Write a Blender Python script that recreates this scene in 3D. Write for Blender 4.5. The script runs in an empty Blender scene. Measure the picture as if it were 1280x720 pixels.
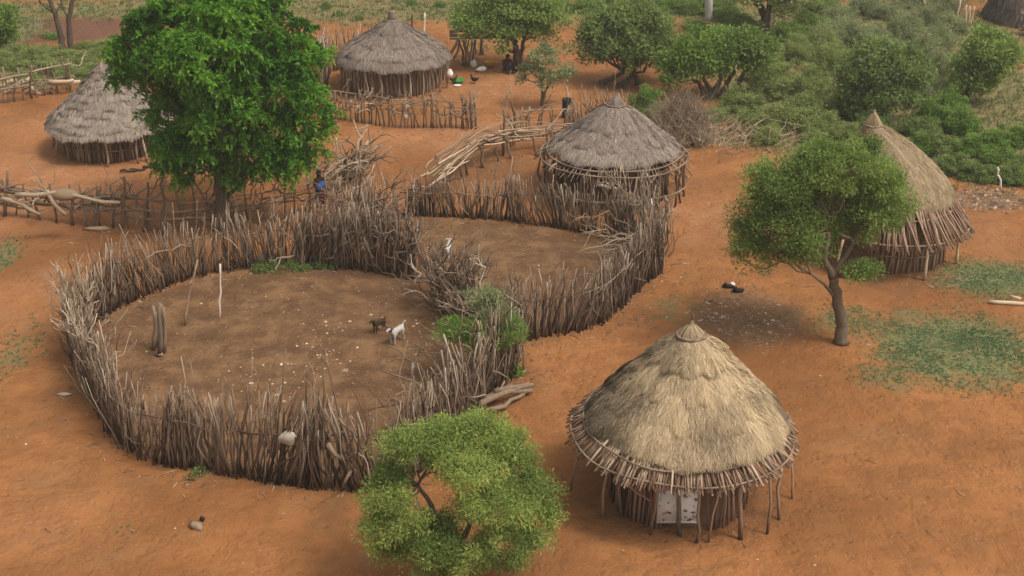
import bpy, math, random
import numpy as np
from mathutils import Vector, Matrix

S = bpy.context.scene
C = S.collection
R = math.radians
# ---------------------------------------------------------------- camera
F = 1750.0; PITCH = R(24.5); CAMH = 18.2
cam = bpy.data.cameras.new('camera'); camo = bpy.data.objects.new('camera', cam); C.objects.link(camo)
camo.location = (0, 0, CAMH); camo.rotation_euler = (R(90) - PITCH, 0, 0)
cam.sensor_width = 36; cam.lens = 36 * F / 1280; cam.clip_start = 0.5; cam.clip_end = 6000
S.camera = camo
# ---------------------------------------------------------------- sky, sun, exposure (soft overcast day)
SUN_EL, SUN_ROT = R(58), R(118)          # rotation measured from +Y towards +X
w = bpy.data.worlds.new('World'); S.world = w; w.use_nodes = True
nt = w.node_tree; nt.nodes.clear()
sky = nt.nodes.new('ShaderNodeTexSky'); sky.sky_type = 'NISHITA'; sky.sun_disc = False
sky.sun_elevation = SUN_EL; sky.sun_rotation = SUN_ROT; sky.air_density = 1.0; sky.dust_density = 6.0; sky.ozone_density = 1.0
hs = nt.nodes.new('ShaderNodeHueSaturation'); hs.inputs['Saturation'].default_value = 0.08
bg = nt.nodes.new('ShaderNodeBackground'); bg.inputs['Strength'].default_value = 0.14
wo = nt.nodes.new('ShaderNodeOutputWorld')
nt.links.new(sky.outputs[0], hs.inputs['Color']); nt.links.new(hs.outputs[0], bg.inputs['Color']); nt.links.new(bg.outputs[0], wo.inputs['Surface'])
sun = bpy.data.lights.new('sun', 'SUN'); sun.energy = 1.5; sun.angle = R(14); sun.color = (1.0, 0.92, 0.78)
suno = bpy.data.objects.new('sun', sun); C.objects.link(suno); suno.location = (20, -10, 60)
sd = Vector((math.sin(SUN_ROT) * math.cos(SUN_EL), math.cos(SUN_ROT) * math.cos(SUN_EL), math.sin(SUN_EL)))
suno.rotation_euler = sd.to_track_quat('Z', 'Y').to_euler()
S.view_settings.view_transform = 'Standard'; S.view_settings.look = 'None'
S.view_settings.exposure = 0.28; S.view_settings.gamma = 1.0; S.view_settings.use_curve_mapping = False
S.cycles.max_bounces = 6; S.cycles.diffuse_bounces = 3; S.cycles.transmission_bounces = 3; S.cycles.transparent_max_bounces = 6

# ---------------------------------------------------------------- geometry of the view: pixel of the survey photo -> ground point
def ray(x, y):
    a = (x - 640) / F; b = (360 - y) / F
    return a, b * math.sin(PITCH) + math.cos(PITCH), b * math.cos(PITCH) - math.sin(PITCH)
def hgt(x, y):
    return 0.035 * (np.sin(0.9 * x + 0.5 * y) + np.sin(0.37 * x - 0.8 * y + 1.3) + 0.6 * np.sin(1.9 * x + 1.1 * y + 2) + 0.6 * np.sin(-1.3 * x + 2.3 * y))
def G(x, y):
    d = ray(x, y); t = CAMH / -d[2]
    X, Y = d[0] * t, d[1] * t
    return np.array((X, Y, float(hgt(X, Y))))
def P(x, y, Y):                      # point on that line of sight at ground distance Y
    d = ray(x, y); t = Y / d[1]
    return np.array((d[0] * t, Y, CAMH + d[2] * t))
def mpp(p):                          # metres per photo pixel at a point
    return (p[1] * math.cos(PITCH) + (CAMH - p[2]) * math.sin(PITCH)) / F

# ---------------------------------------------------------------- mesh helpers
class MB:
    def __init__(s): s.v = []; s.f = []; s.t = []; s.n = 0
    def add(s, v, faces, tint=0.5):
        v = np.asarray(v, dtype=np.float32).reshape(-1, 3)
        s.v.append(v)
        for f in (faces if isinstance(faces, list) else [faces]):
            s.f.append(np.asarray(f, dtype=np.int32) + s.n)
        t = np.full(len(v), tint, dtype=np.float32) if np.isscalar(tint) else np.asarray(tint, dtype=np.float32)
        s.t.append(t); s.n += len(v)
    def mesh(s, name, org, smooth):
        v = np.concatenate(s.v) - np.asarray(org, dtype=np.float32)
        me = bpy.data.meshes.new(name)
        li = np.concatenate([f.ravel() for f in s.f])
        sizes = np.concatenate([np.full(len(f), f.shape[1], dtype=np.int32) for f in s.f])
        st = np.concatenate(([0], np.cumsum(sizes)[:-1])).astype(np.int32)
        me.vertices.add(len(v)); me.vertices.foreach_set('co', v.ravel().astype(np.float32))
        me.loops.add(len(li)); me.loops.foreach_set('vertex_index', li)
        me.polygons.add(len(sizes)); me.polygons.foreach_set('loop_start', st)
        me.update(calc_edges=True)
        if smooth: me.polygons.foreach_set('use_smooth', np.ones(len(sizes), dtype=bool))
        a = me.attributes.new('tint', 'FLOAT', 'POINT'); a.data.foreach_set('value', np.concatenate(s.t))
        return me
ORG = {}
def thing(name, label, cat, loc=(0, 0, 0), group=None):
    o = bpy.data.objects.new(name, None); C.objects.link(o); o.location = tuple(float(q) for q in loc); o.empty_display_size = 0.3
    o['label'] = label; o['category'] = cat
    if group: o['group'] = group
    ORG[o.name] = np.array(loc, dtype=float); return o
def obj(name, mb, mat, parent=None, smooth=False, org=None):
    og = ORG[parent.name] if parent is not None else (np.zeros(3) if org is None else np.asarray(org, dtype=float))
    o = bpy.data.objects.new(name, mb.mesh(name, og, smooth)); C.objects.link(o)
    o.data.materials.append(mat)
    if parent is not None:
        o.parent = parent; ORG[o.name] = og
    else:
        o.location = tuple(float(q) for q in og); ORG[o.name] = og
    return o
def tag(o, label, cat, group=None, kind=None):
    o['label'] = label; o['category'] = cat
    if group: o['group'] = group
    if kind: o['kind'] = kind
    return o
def tube(mb, pts, rad, sides=5, tint=0.5, cap=True):
    pts = np.asarray(pts, dtype=float); n = len(pts)
    rad = np.full(n, rad) if np.isscalar(rad) else np.asarray(rad, dtype=float)
    d = np.gradient(pts, axis=0); d /= np.linalg.norm(d, axis=1)[:, None] + 1e-9
    tot = pts[-1] - pts[0]; ref = np.array((0., 0., 1.))
    if abs(tot[2]) > 0.8 * np.linalg.norm(tot): ref = np.array((0., 1., 0.))
    u = np.cross(d, ref); u /= np.linalg.norm(u, axis=1)[:, None] + 1e-9
    v = np.cross(d, u)
    a = np.linspace(0, 2 * math.pi, sides, endpoint=False)
    ring = pts[:, None, :] + rad[:, None, None] * (np.cos(a)[None, :, None] * u[:, None, :] + np.sin(a)[None, :, None] * v[:, None, :])
    i = np.arange(n - 1)[:, None] * sides; k = np.arange(sides)[None, :]; k2 = (k + 1) % sides
    f = np.stack([i + k, i + k2, i + sides + k2, i + sides + k], axis=2).reshape(-1, 4)
    fs = [f]
    if cap: fs += [np.arange(sides)[::-1].reshape(1, -1), (np.arange(sides) + (n - 1) * sides).reshape(1, -1)]
    mb.add(ring.reshape(-1, 3), fs, tint)
def crooked(rng, a, b, n=5, amp=0.04):
    a = np.asarray(a, float); b = np.asarray(b, float); L = np.linalg.norm(b - a)
    t = np.linspace(0, 1, n)[:, None]; p = a + (b - a) * t
    off = rng.normal(0, 1, (n, 3)) * amp * L * 0.5
    ph = rng.uniform(0, 6.28, 3); off += np.sin(t * rng.uniform(2, 5) + ph) * amp * L
    off -= off[0] * (1 - t) + off[-1] * t
    return p + off * (0.3 + np.sin(t * math.pi))
def stick(mb, rng, a, b, r0, r1, n=5, amp=0.04, sides=5, tint=0.5, knob=True):
    p = crooked(rng, a, b, n, amp); r = np.linspace(r0, r1, n)
    if knob: r = r * rng.uniform(0.85, 1.2, n)
    tube(mb, p, r, sides, tint); return p
def forked(mb, rng, a, b, r, depth=2, tint=0.5, n=6, amp=0.07, spread=0.6):
    p = stick(mb, rng, a, b, r, r * 0.45, n, amp, 5, tint)
    if depth <= 0: return
    L = np.linalg.norm(np.asarray(b, float) - np.asarray(a, float)); d = (p[-1] - p[0]) / (L + 1e-9)
    for k in range(rng.integers(1, 4)):
        t = rng.integers(n // 2, n); q = p[t - 1]
        dd = d + rng.normal(0, spread, 3); dd /= np.linalg.norm(dd)
        forked(mb, rng, q, q + dd * L * rng.uniform(0.25, 0.5), r * 0.55, depth - 1, tint + rng.uniform(-.1, .1), 5, amp, spread)
def blob(mb, c, r, rng, seg=10, rings=7, amp=0.12, tint=0.5):
    th = np.linspace(0, math.pi, rings); ph = np.linspace(0, 2 * math.pi, seg, endpoint=False)
    T, A = np.meshgrid(th, ph, indexing='ij'); k = rng.uniform(0, 6.28, 4)
    m = 1 + amp * (np.sin(2 * A + k[0]) * np.sin(T) + np.sin(3 * T + A * 1 + k[1]) * np.sin(T) + 0.6 * np.sin(4 * A + k[2]) * np.sin(T) ** 2)
    v = np.stack([np.sin(T) * np.cos(A) * m * r[0], np.sin(T) * np.sin(A) * m * r[1], np.cos(T) * m * r[2]], -1).reshape(-1, 3) + np.asarray(c)
    i = np.arange(rings - 1)[:, None] * seg; q = np.arange(seg)[None, :]; q2 = (q + 1) % seg
    mb.add(v, np.stack([i + q, i + seg + q, i + seg + q2, i + q2], 2).reshape(-1, 4), tint)
def box(mb, c, s, rot=None, tint=0.5):
    v = np.array([(x, y, z) for x in (-1, 1) for y in (-1, 1) for z in (-1, 1)], float) * np.asarray(s) / 2
    if rot is not None: v = v @ np.array(rot).T
    mb.add(v + np.asarray(c), np.array([(0, 1, 3, 2), (4, 6, 7, 5), (0, 4, 5, 1), (2, 3, 7, 6), (0, 2, 6, 4), (1, 5, 7, 3)]), tint)
def vnoise(rng, p, scale, octaves=3):
    out = np.zeros(len(p)); amp = 1; tot = 0
    for o in range(octaves):
        for k in range(4):
            d = rng.normal(0, 1, p.shape[1]); d /= np.linalg.norm(d)
            out += amp * np.sin(p @ d / scale * 6.28 * rng.uniform(.7, 1.3) + rng.uniform(0, 6.28)) / 2.2
        tot += amp; amp *= .55; scale *= .45
    return out / tot

# ---------------------------------------------------------------- materials
def newmat(name, rough=0.9):
    m = bpy.data.materials.new(name); m.use_nodes = True; n = m.node_tree; b = n.nodes['Principled BSDF']
    b.inputs['Roughness'].default_value = rough; b.inputs['Specular IOR Level'].default_value = 0.15
    return m, n, b
def ramp(n, stops):
    r = n.nodes.new('ShaderNodeValToRGB'); e = r.color_ramp.elements
    while len(e) < len(stops): e.new(0.5)
    for i, (p, c) in enumerate(stops): e[i].position = p; e[i].color = (*c, 1)
    return r
def tinted(name, stops, nscale=6.0, namp=0.35, rough=0.9, bump=0.0, stretch=(1, 1, 1), translucent=0.0):
    m, n, b = newmat(name, rough)
    at = n.nodes.new('ShaderNodeAttribute'); at.attribute_name = 'tint'
    tc = n.nodes.new('ShaderNodeTexCoord'); mp = n.nodes.new('ShaderNodeMapping'); mp.inputs['Scale'].default_value = stretch
    no = n.nodes.new('ShaderNodeTexNoise'); no.inputs['Scale'].default_value = nscale; no.inputs['Detail'].default_value = 4
    n.links.new(tc.outputs['Object'], mp.inputs[0]); n.links.new(mp.outputs[0], no.inputs['Vector'])
    ma = n.nodes.new('ShaderNodeMath'); ma.operation = 'MULTIPLY_ADD'; ma.inputs[1].default_value = namp; ma.inputs[2].default_value = -namp / 2
    ad = n.nodes.new('ShaderNodeMath'); ad.operation = 'ADD'
    n.links.new(no.outputs['Fac'], ma.inputs[0]); n.links.new(ma.outputs[0], ad.inputs[0]); n.links.new(at.outputs['Fac'], ad.inputs[1])
    r = ramp(n, stops); n.links.new(ad.outputs[0], r.inputs[0]); n.links.new(r.outputs[0], b.inputs['Base Color'])
    if bump:
        bp = n.nodes.new('ShaderNodeBump'); bp.inputs['Strength'].default_value = bump; bp.inputs['Distance'].default_value = 0.02
        n.links.new(no.outputs['Fac'], bp.inputs['Height']); n.links.new(bp.outputs[0], b.inputs['Normal'])
    if translucent:
        tr = n.nodes.new('ShaderNodeBsdfTranslucent'); mx = n.nodes.new('ShaderNodeMixShader'); mx.inputs[0].default_value = translucent
        n.links.new(r.outputs[0], tr.inputs[0]); n.links.new(b.outputs[0], mx.inputs[1]); n.links.new(tr.outputs[0], mx.inputs[2])
        n.links.new(mx.outputs[0], n.nodes['Material Output'].inputs['Surface'])
    return m
M = {}
M['stick'] = tinted('stick_wood', [(0, (.036, .020, .013)), (.4, (.122, .075, .048)), (.7, (.225, .155, .105)), (1, (.42, .325, .235))], 5, .4, stretch=(3, 3, 1))
M['grey_stick'] = tinted('weathered_wood', [(0, (.06, .037, .024)), (.4, (.178, .12, .077)), (.7, (.31, .225, .15)), (1, (.51, .405, .29))], 5, .4, stretch=(3, 3, 1))
M['pale_stick'] = tinted('peeled_wood', [(0, (.16, .09, .05)), (.5, (.36, .24, .15)), (1, (.6, .46, .32))], 6, .3)
M['bark'] = tinted('bark', [(0, (.045, .03, .02)), (.5, (.15, .105, .07)), (1, (.3, .22, .15))], 9, .6, bump=.6, stretch=(2, 2, .6))
M['red_stick'] = tinted('reddish_stick', [(0, (.09, .05, .032)), (.4, (.24, .145, .095)), (.7, (.37, .245, .165)), (1, (.52, .37, .26))], 6, .35, stretch=(3, 3, 1))
M['straw_gold'] = tinted('new_straw', [(0, (.085, .06, .038)), (.35, (.195, .145, .095)), (.62, (.35, .258, .155)), (1, (.58, .43, .255))], 3, .25)
M['straw_grey'] = tinted('old_straw', [(0, (.055, .042, .034)), (.35, (.145, .113, .090)), (.7, (.26, .203, .162)), (1, (.40, .32, .255))], 3, .3)
M['straw_tan'] = tinted('tan_straw', [(0, (.09, .06, .035)), (.35, (.22, .155, .09)), (.7, (.37, .27, .16)), (1, (.50, .38, .23))], 3, .25)
M['rope'] = tinted('withy', [(0, (.07, .045, .03)), (.5, (.21, .14, .095)), (1, (.36, .26, .18))], 8, .4)
M['stone'] = tinted('stone', [(0, (.14, .09, .06)), (.5, (.32, .22, .15)), (1, (.6, .5, .4))], 7, .4, bump=.4)
M['pebble'] = tinted('pebble', [(0, (.10, .06, .035)), (.4, (.30, .19, .12)), (1, (.72, .62, .48))], 7, .2)
def leafm(name, a, b, c, tr=0.4): return tinted(name, [(0, tuple(q * 1.4 for q in a)), (.5, tuple(q * 1.4 for q in b)), (1, tuple(q * 1.25 for q in c))], 1.2, .25, rough=.6, translucent=tr)
M['leaf_neem'] = leafm('leaf_bright', (.02, .06, .006), (.066, .165, .014), (.165, .32, .035), .4)
M['leaf_near'] = leafm('leaf_feathery', (.055, .085, .02), (.185, .245, .06), (.38, .42, .11), .45)
M['leaf_right'] = leafm('leaf_mid', (.056, .09, .02), (.155, .22, .05), (.28, .35, .09), .45)
M['leaf_dark'] = leafm('leaf_dark', (.06, .09, .026), (.15, .20, .058), (.25, .30, .095), .45)
M['leaf_olive'] = leafm('leaf_olive', (.095, .118, .036), (.195, .232, .07), (.30, .33, .115), .4)
M['leaf_lime'] = leafm('leaf_lime', (.05, .09, .016), (.125, .2, .035), (.215, .305, .065), .4)
M['leaf_grey'] = leafm('leaf_greygreen', (.09, .108, .045), (.19, .22, .095), (.29, .31, .15), .4)
M['grassy'] = leafm('grass_blade', (.04, .07, .02), (.10, .14, .045), (.20, .21, .085))
M['carpet'] = leafm('creeping_weed', (.07, .11, .045), (.12, .18, .08), (.18, .24, .12))
def flat(name, col, rough=.8, namp=.25):
    a = tuple(q * .6 for q in col); c = tuple(min(1, q * 1.3) for q in col)
    return tinted(name, [(0, a), (.5, col), (1, c)], 12, namp, rough=rough)
M['skin'] = flat('dark_skin', (.055, .028, .017), .6, .1); M['hair'] = flat('black_hair', (.012, .010, .009), .9, .1)
M['blue'] = flat('blue_cloth', (.05, .13, .38)); M['maroon'] = flat('maroon_cloth', (.13, .03, .035)); M['pinkc'] = flat('pale_pink_cloth', (.45, .30, .33))
M['redc'] = flat('red_cloth', (.30, .04, .03)); M['white'] = flat('white_cloth', (.6, .56, .5)); M['yellow'] = flat('yellow_plastic', (.6, .30, .03), .4)
M['black'] = flat('soot_black', (.018, .016, .015), .6); M['goat_white'] = flat('white_goat_hair', (.72, .66, .6)); M['goat_brown'] = flat('brown_goat_hair', (.07, .038, .022))
M['sack'] = flat('old_sack', (.24, .17, .10)); M['bone'] = flat('bone', (.66, .56, .46)); M['green_plastic'] = flat('green_plastic', (.06, .22, .04), .4)
M['clay'] = flat('clay', (.24, .145, .09)); M['bird'] = flat('dark_feathers', (.03, .018, .014)); M['bird2'] = flat('pale_feathers', (.6, .55, .5))

# painted sheet-metal door with chipped rust spots
m, n, b = newmat('chipped_white_paint', .55)
tc = n.nodes.new('ShaderNodeTexCoord'); no = n.nodes.new('ShaderNodeTexNoise'); no.inputs['Scale'].default_value = 7; no.inputs['Detail'].default_value = 6
n.links.new(tc.outputs['Object'], no.inputs['Vector']); r_ = ramp(n, [(0, (.10, .05, .03)), (.36, (.2, .12, .08)), (.42, (.78, .76, .72)), (1, (.85, .84, .82))])
n.links.new(no.outputs['Fac'], r_.inputs[0]); n.links.new(r_.outputs[0], b.inputs['Base Color']); M['door'] = m

# ---------------------------------------------------------------- the ground: one sheet to the horizon
def spaced(lo, hi, step, far):
    core = np.arange(lo, hi + 1e-6, step); out = [hi]; d = step
    a = []
    while out[-1] < far: d *= 1.35; out.append(out[-1] + d); a.append(out[-1])
    out = [lo]; d = step; bb = []
    while out[-1] > -far: d *= 1.35; out.append(out[-1] - d); bb.append(out[-1])
    return np.concatenate([bb[::-1], core, a])
gx = spaced(-34, 34, 0.16, 2500); gy = spaced(21, 84, 0.16, 2500)
GX, GY = np.meshgrid(gx, gy, indexing='xy'); XY = np.stack([GX.ravel(), GY.ravel()], 1)
def inpoly(poly, xy, soft=0.6):
    poly = np.asarray(poly)[:, :2]; n_ = len(poly); inside = np.zeros(len(xy), bool); dmin = np.full(len(xy), 1e9)
    for i in range(n_):
        a = poly[i]; b_ = poly[(i + 1) % n_]; e = b_ - a
        t = np.clip(((xy - a) @ e) / (e @ e), 0, 1); dmin = np.minimum(dmin, np.linalg.norm(xy - a - t[:, None] * e, axis=1))
        c = ((a[1] > xy[:, 1]) != (b_[1] > xy[:, 1])) & (xy[:, 0] < (b_[0] - a[0]) * (xy[:, 1] - a[1]) / (b_[1] - a[1] + 1e-12) + a[0])
        inside ^= c
    sdist = np.where(inside, dmin, -dmin); return np.clip(sdist / soft * .5 + .5, 0, 1)
def ell(px, py, rx, ry, xy, soft=.5):
    c = G(px, py); a = abs(G(px + rx, py)[0] - c[0]); b_ = abs(G(px, py - ry)[1] - G(px, py + ry)[1]) / 2
    d = np.sqrt(((xy[:, 0] - c[0]) / a) ** 2 + ((xy[:, 1] - c[1]) / b_) ** 2); return np.clip((1.25 - d) / soft, 0, 1)
PEN1 = [(517,346),(480,338),(440,334),(400,333),(363,334),(307,336),(255,343),(209,357),(163,376),(128,398),(104,425),(96,452),(108,482),(128,515),(152,552),(199,578),(266,592),(343,604),(420,612),(470,612),(515,594),(550,560),(588,520),(614,492),(640,464),(643,436)]
PEN2 = [(501,272),(560,273),(635,276),(700,283),(745,291),(785,303),(812,320),(824,340),(806,352),(787,370),(752,403),(713,416),(647,424)]
pen1 = [G(*q) for q in PEN1]; pen2 = [G(*q) for q in PEN2]
def zone(name, px): return None
rg = np.random.default_rng(3)
dung = np.maximum(inpoly(pen1 + [G(560, 380)], XY), inpoly(pen2 + [G(560, 375), G(520, 345)], XY) * .85)
dung = np.maximum(dung, .45 * ell(600, 210, 90, 26, XY))
dung = np.maximum(dung, .35 * ell(1010, 300, 130, 45, XY)); 
fieldm = inpoly([G(20, 24), G(165, 20), G(160, 52), G(20, 56)], XY, .8)
grass = np.zeros(len(XY))
for a in [(1110,495,60,16,.3),(0,320,30,30,.7),(20,440,45,50,.45),(165,660,30,10,.35),(365,326,60,8,.7),(60,85,150,28,.95),(0,40,60,30,.9),(450,20,200,13,.7),(640,12,160,12,.6),(1000,130,130,90,.8),(1180,150,150,80,.9),(1080,40,260,50,.95),(820,12,160,14,1.),(760,60,100,10,.6),(1180,225,60,12,.4),(900,170,60,16,.7),(560,75,50,8,.3),(1260,100,60,50,.55),(620,60,70,8,.5),(400,6,500,9,.9),(250,12,420,16,.8),(560,14,240,16,.85),(1180,110,180,100,.9),(760,26,160,14,.6)]:
    grass = np.maximum(grass, a[4] * ell(*a[:4], XY, .7))
stain_shade = np.zeros(len(XY))  # darker soil: stains, plus shade around huts and under trees put into the colour
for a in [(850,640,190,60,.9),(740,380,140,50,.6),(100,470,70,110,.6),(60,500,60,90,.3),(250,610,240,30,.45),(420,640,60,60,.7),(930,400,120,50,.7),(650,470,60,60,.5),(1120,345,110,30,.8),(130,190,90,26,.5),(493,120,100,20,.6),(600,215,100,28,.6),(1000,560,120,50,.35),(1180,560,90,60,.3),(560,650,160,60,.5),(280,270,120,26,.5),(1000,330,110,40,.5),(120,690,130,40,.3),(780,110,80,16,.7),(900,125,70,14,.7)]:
    stain_shade = np.maximum(stain_shade, a[4] * ell(*a[:4], XY, 1.1))
moss = np.zeros(len(XY))
for a in [(1195,435,125,52,.95),(1245,348,90,30,.85),(1060,400,70,28,.5),(1110,470,60,24,.5),(840,385,60,26,.4),(1150,395,60,18,.45),(20,440,45,45,.35),(0,320,30,25,.5)]:
    moss = np.maximum(moss, a[4] * ell(*a[:4], XY, .95))
far = np.clip((XY[:, 1] - 76) / 5, 0, 1); grass = np.maximum(grass, far * .8)
grass = np.maximum(grass, .7 * np.clip((np.abs(XY[:, 0]) - 30) / 8, 0, 1))
litter = np.zeros(len(XY))
for a in [(935,395,85,38,1.),(800,400,40,30,.35),(960,180,160,16,.5),(1230,250,70,16,.9),(470,420,80,30,.35),(880,175,50,12,.5),(1180,345,60,12,.35)]:
    litter = np.maximum(litter, a[4] * ell(*a[:4], XY, .7))
pale = np.zeros(len(XY))
for a in [(60,230,160,70,.9),(30,380,70,60,.5),(560,170,110,25,.8),(640,110,80,26,.7),(880,270,60,50,.6),(60,650,120,60,.25),(1250,300,60,30,.4),(100,155,120,20,.6)]:
    pale = np.maximum(pale, a[4] * ell(*a[:4], XY, .9))
hz = hgt(XY[:, 0], XY[:, 1]) + .012 * vnoise(rg, XY, 1.2, 3) + .02 * dung * vnoise(rg, XY, 2.0, 3)
farz = np.clip((np.hypot(XY[:, 0], XY[:, 1] - 50) - 110) / 500, 0, 1); hz = hz + farz * 6 * vnoise(rg, XY, 600, 2)
gm = MB(); nx, ny = len(gx), len(gy)
i = np.arange(ny - 1)[:, None] * nx; k = np.arange(nx - 1)[None, :]
gm.add(np.column_stack([XY, hz]), np.stack([i + k, i + k + 1, i + nx + k + 1, i + nx + k], 2).reshape(-1, 4))
m, n, b = newmat('red_earth', .95); L = n.links
def attr(nm): a = n.nodes.new('ShaderNodeAttribute'); a.attribute_name = nm; return a.outputs['Fac']
tc = n.nodes.new('ShaderNodeTexCoord')
def noise(s, det=5, rough=.6):
    q = n.nodes.new('ShaderNodeTexNoise'); q.inputs['Scale'].default_value = s; q.inputs['Detail'].default_value = det; q.inputs['Roughness'].default_value = rough
    L.new(tc.outputs['Object'], q.inputs['Vector']); return q.outputs['Fac']
def math_(op, a, b_, c=None):
    q = n.nodes.new('ShaderNodeMath'); q.operation = op
    for i_, v_ in enumerate((a, b_, c)):
        if v_ is None: continue
        if isinstance(v_, (int, float)): q.inputs[i_].default_value = v_
        else: L.new(v_, q.inputs[i_])
    return q.outputs[0]
def smooth_(x, lo, hi):
    q = n.nodes.new('ShaderNodeMapRange'); q.interpolation_type = 'SMOOTHSTEP'; q.inputs['From Min'].default_value = lo; q.inputs['From Max'].default_value = hi
    L.new(x, q.inputs['Value']); return q.outputs[0]
def mix(f, a, b_):
    q = n.nodes.new('ShaderNodeMix'); q.data_type = 'RGBA'
    if isinstance(f, (int, float)): q.inputs[0].default_value = f
    else: L.new(f, q.inputs[0])
    for i_, v_ in ((6, a), (7, b_)):
        if isinstance(v_, tuple): q.inputs[i_].default_value = (*v_, 1)
        else: L.new(v_, q.inputs[i_])
    return q.outputs[2]
n1, n2, n3, n4 = noise(.22, 6), noise(1.3, 6, .65), noise(9, 6, .7), noise(45, 3, .6)
soil = mix(smooth_(n1, .32, .68), (.225, .088, .027), (.36, .148, .050))
soil = mix(smooth_(n2, .45, .8), soil, (.195, .083, .028))
soil = mix(math_('MULTIPLY', attr('pale'), smooth_(n2, .2, .7)), soil, (.44, .205, .098))
def masked(nm, lo=.35, hi=.75): return smooth_(math_('ADD', attr(nm), math_('MULTIPLY_ADD', n2, .9, -.45)), lo, hi)
dcol = mix(smooth_(n2, .3, .7), (.10, .050, .025), (.22, .120, .056))
soil = mix(smooth_(math_('ADD', attr('dung'), math_('MULTIPLY_ADD', n2, .5, -.25)), .15, .85), soil, dcol)
soil = mix(math_('MULTIPLY', masked('litter', .3, .9), smooth_(n3, .35, .6)), soil, (.15, .10, .055))
soil = mix(attr('field'), soil, (.145, .065, .04))
soil = mix(math_('MULTIPLY', smooth_(math_('ADD', attr('moss'), math_('MULTIPLY_ADD', n2, 1.1, -.55)), .15, .75), .9), soil, mix(smooth_(n3, .35, .65), (.115, .10, .045), (.15, .22, .085)))
gcol = mix(smooth_(n3, .35, .65), (.13, .16, .065), (.19, .19, .085))
soil = mix(math_('MULTIPLY', masked('grass', .35, .85), math_('MULTIPLY_ADD', smooth_(n3, .3, .62), .5, .4)), soil, gcol)
soil = mix(math_('MULTIPLY', smooth_(math_('ADD', attr('stain_shade'), math_('MULTIPLY_ADD', n2, .8, -.4)), .15, 1.), .75), soil, (.165, .082, .036))  # dark brown for stained soil and the painted ground shade
n5 = noise(3.2, 6, .7)
soil = mix(math_('MULTIPLY', smooth_(n5, .48, .72), .5), soil, (.19, .088, .040))
soil = mix(math_('MULTIPLY', smooth_(noise(.6, 4, .6), .5, .75), .4), soil, (.24, .135, .062))
soil = mix(math_('MULTIPLY', smooth_(n3, .5, .75), .5), soil, (.18, .078, .036))
soil = mix(math_('MULTIPLY', smooth_(n4, .62, .75), .35), soil, (.50, .30, .17))
L.new(soil, b.inputs['Base Color'])
bp = n.nodes.new('ShaderNodeBump'); bp.inputs['Strength'].default_value = .8; bp.inputs['Distance'].default_value = .06
vo = n.nodes.new('ShaderNodeTexVoronoi'); vo.inputs['Scale'].default_value = 3.2; L.new(tc.outputs['Object'], vo.inputs['Vector'])
pit = math_('MULTIPLY', smooth_(vo.outputs['Distance'], .05, .32), math_('MULTIPLY', smooth_(n2, .4, .6), .9))
L.new(math_('ADD', math_('ADD', n3, math_('MULTIPLY', n2, .8)), pit), bp.inputs['Height']); L.new(bp.outputs[0], b.inputs['Normal'])
M['earth'] = m
go = obj('ground', gm, M['earth'], smooth=True); go['kind'] = 'structure'
for nm, arr in (('dung', dung), ('grass', grass), ('litter', litter), ('pale', pale), ('field', fieldm), ('moss', moss), ('stain_shade', stain_shade)):
    a = go.data.attributes.new(nm, 'FLOAT', 'POINT'); a.data.foreach_set('value', arr.astype(np.float32))

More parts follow.
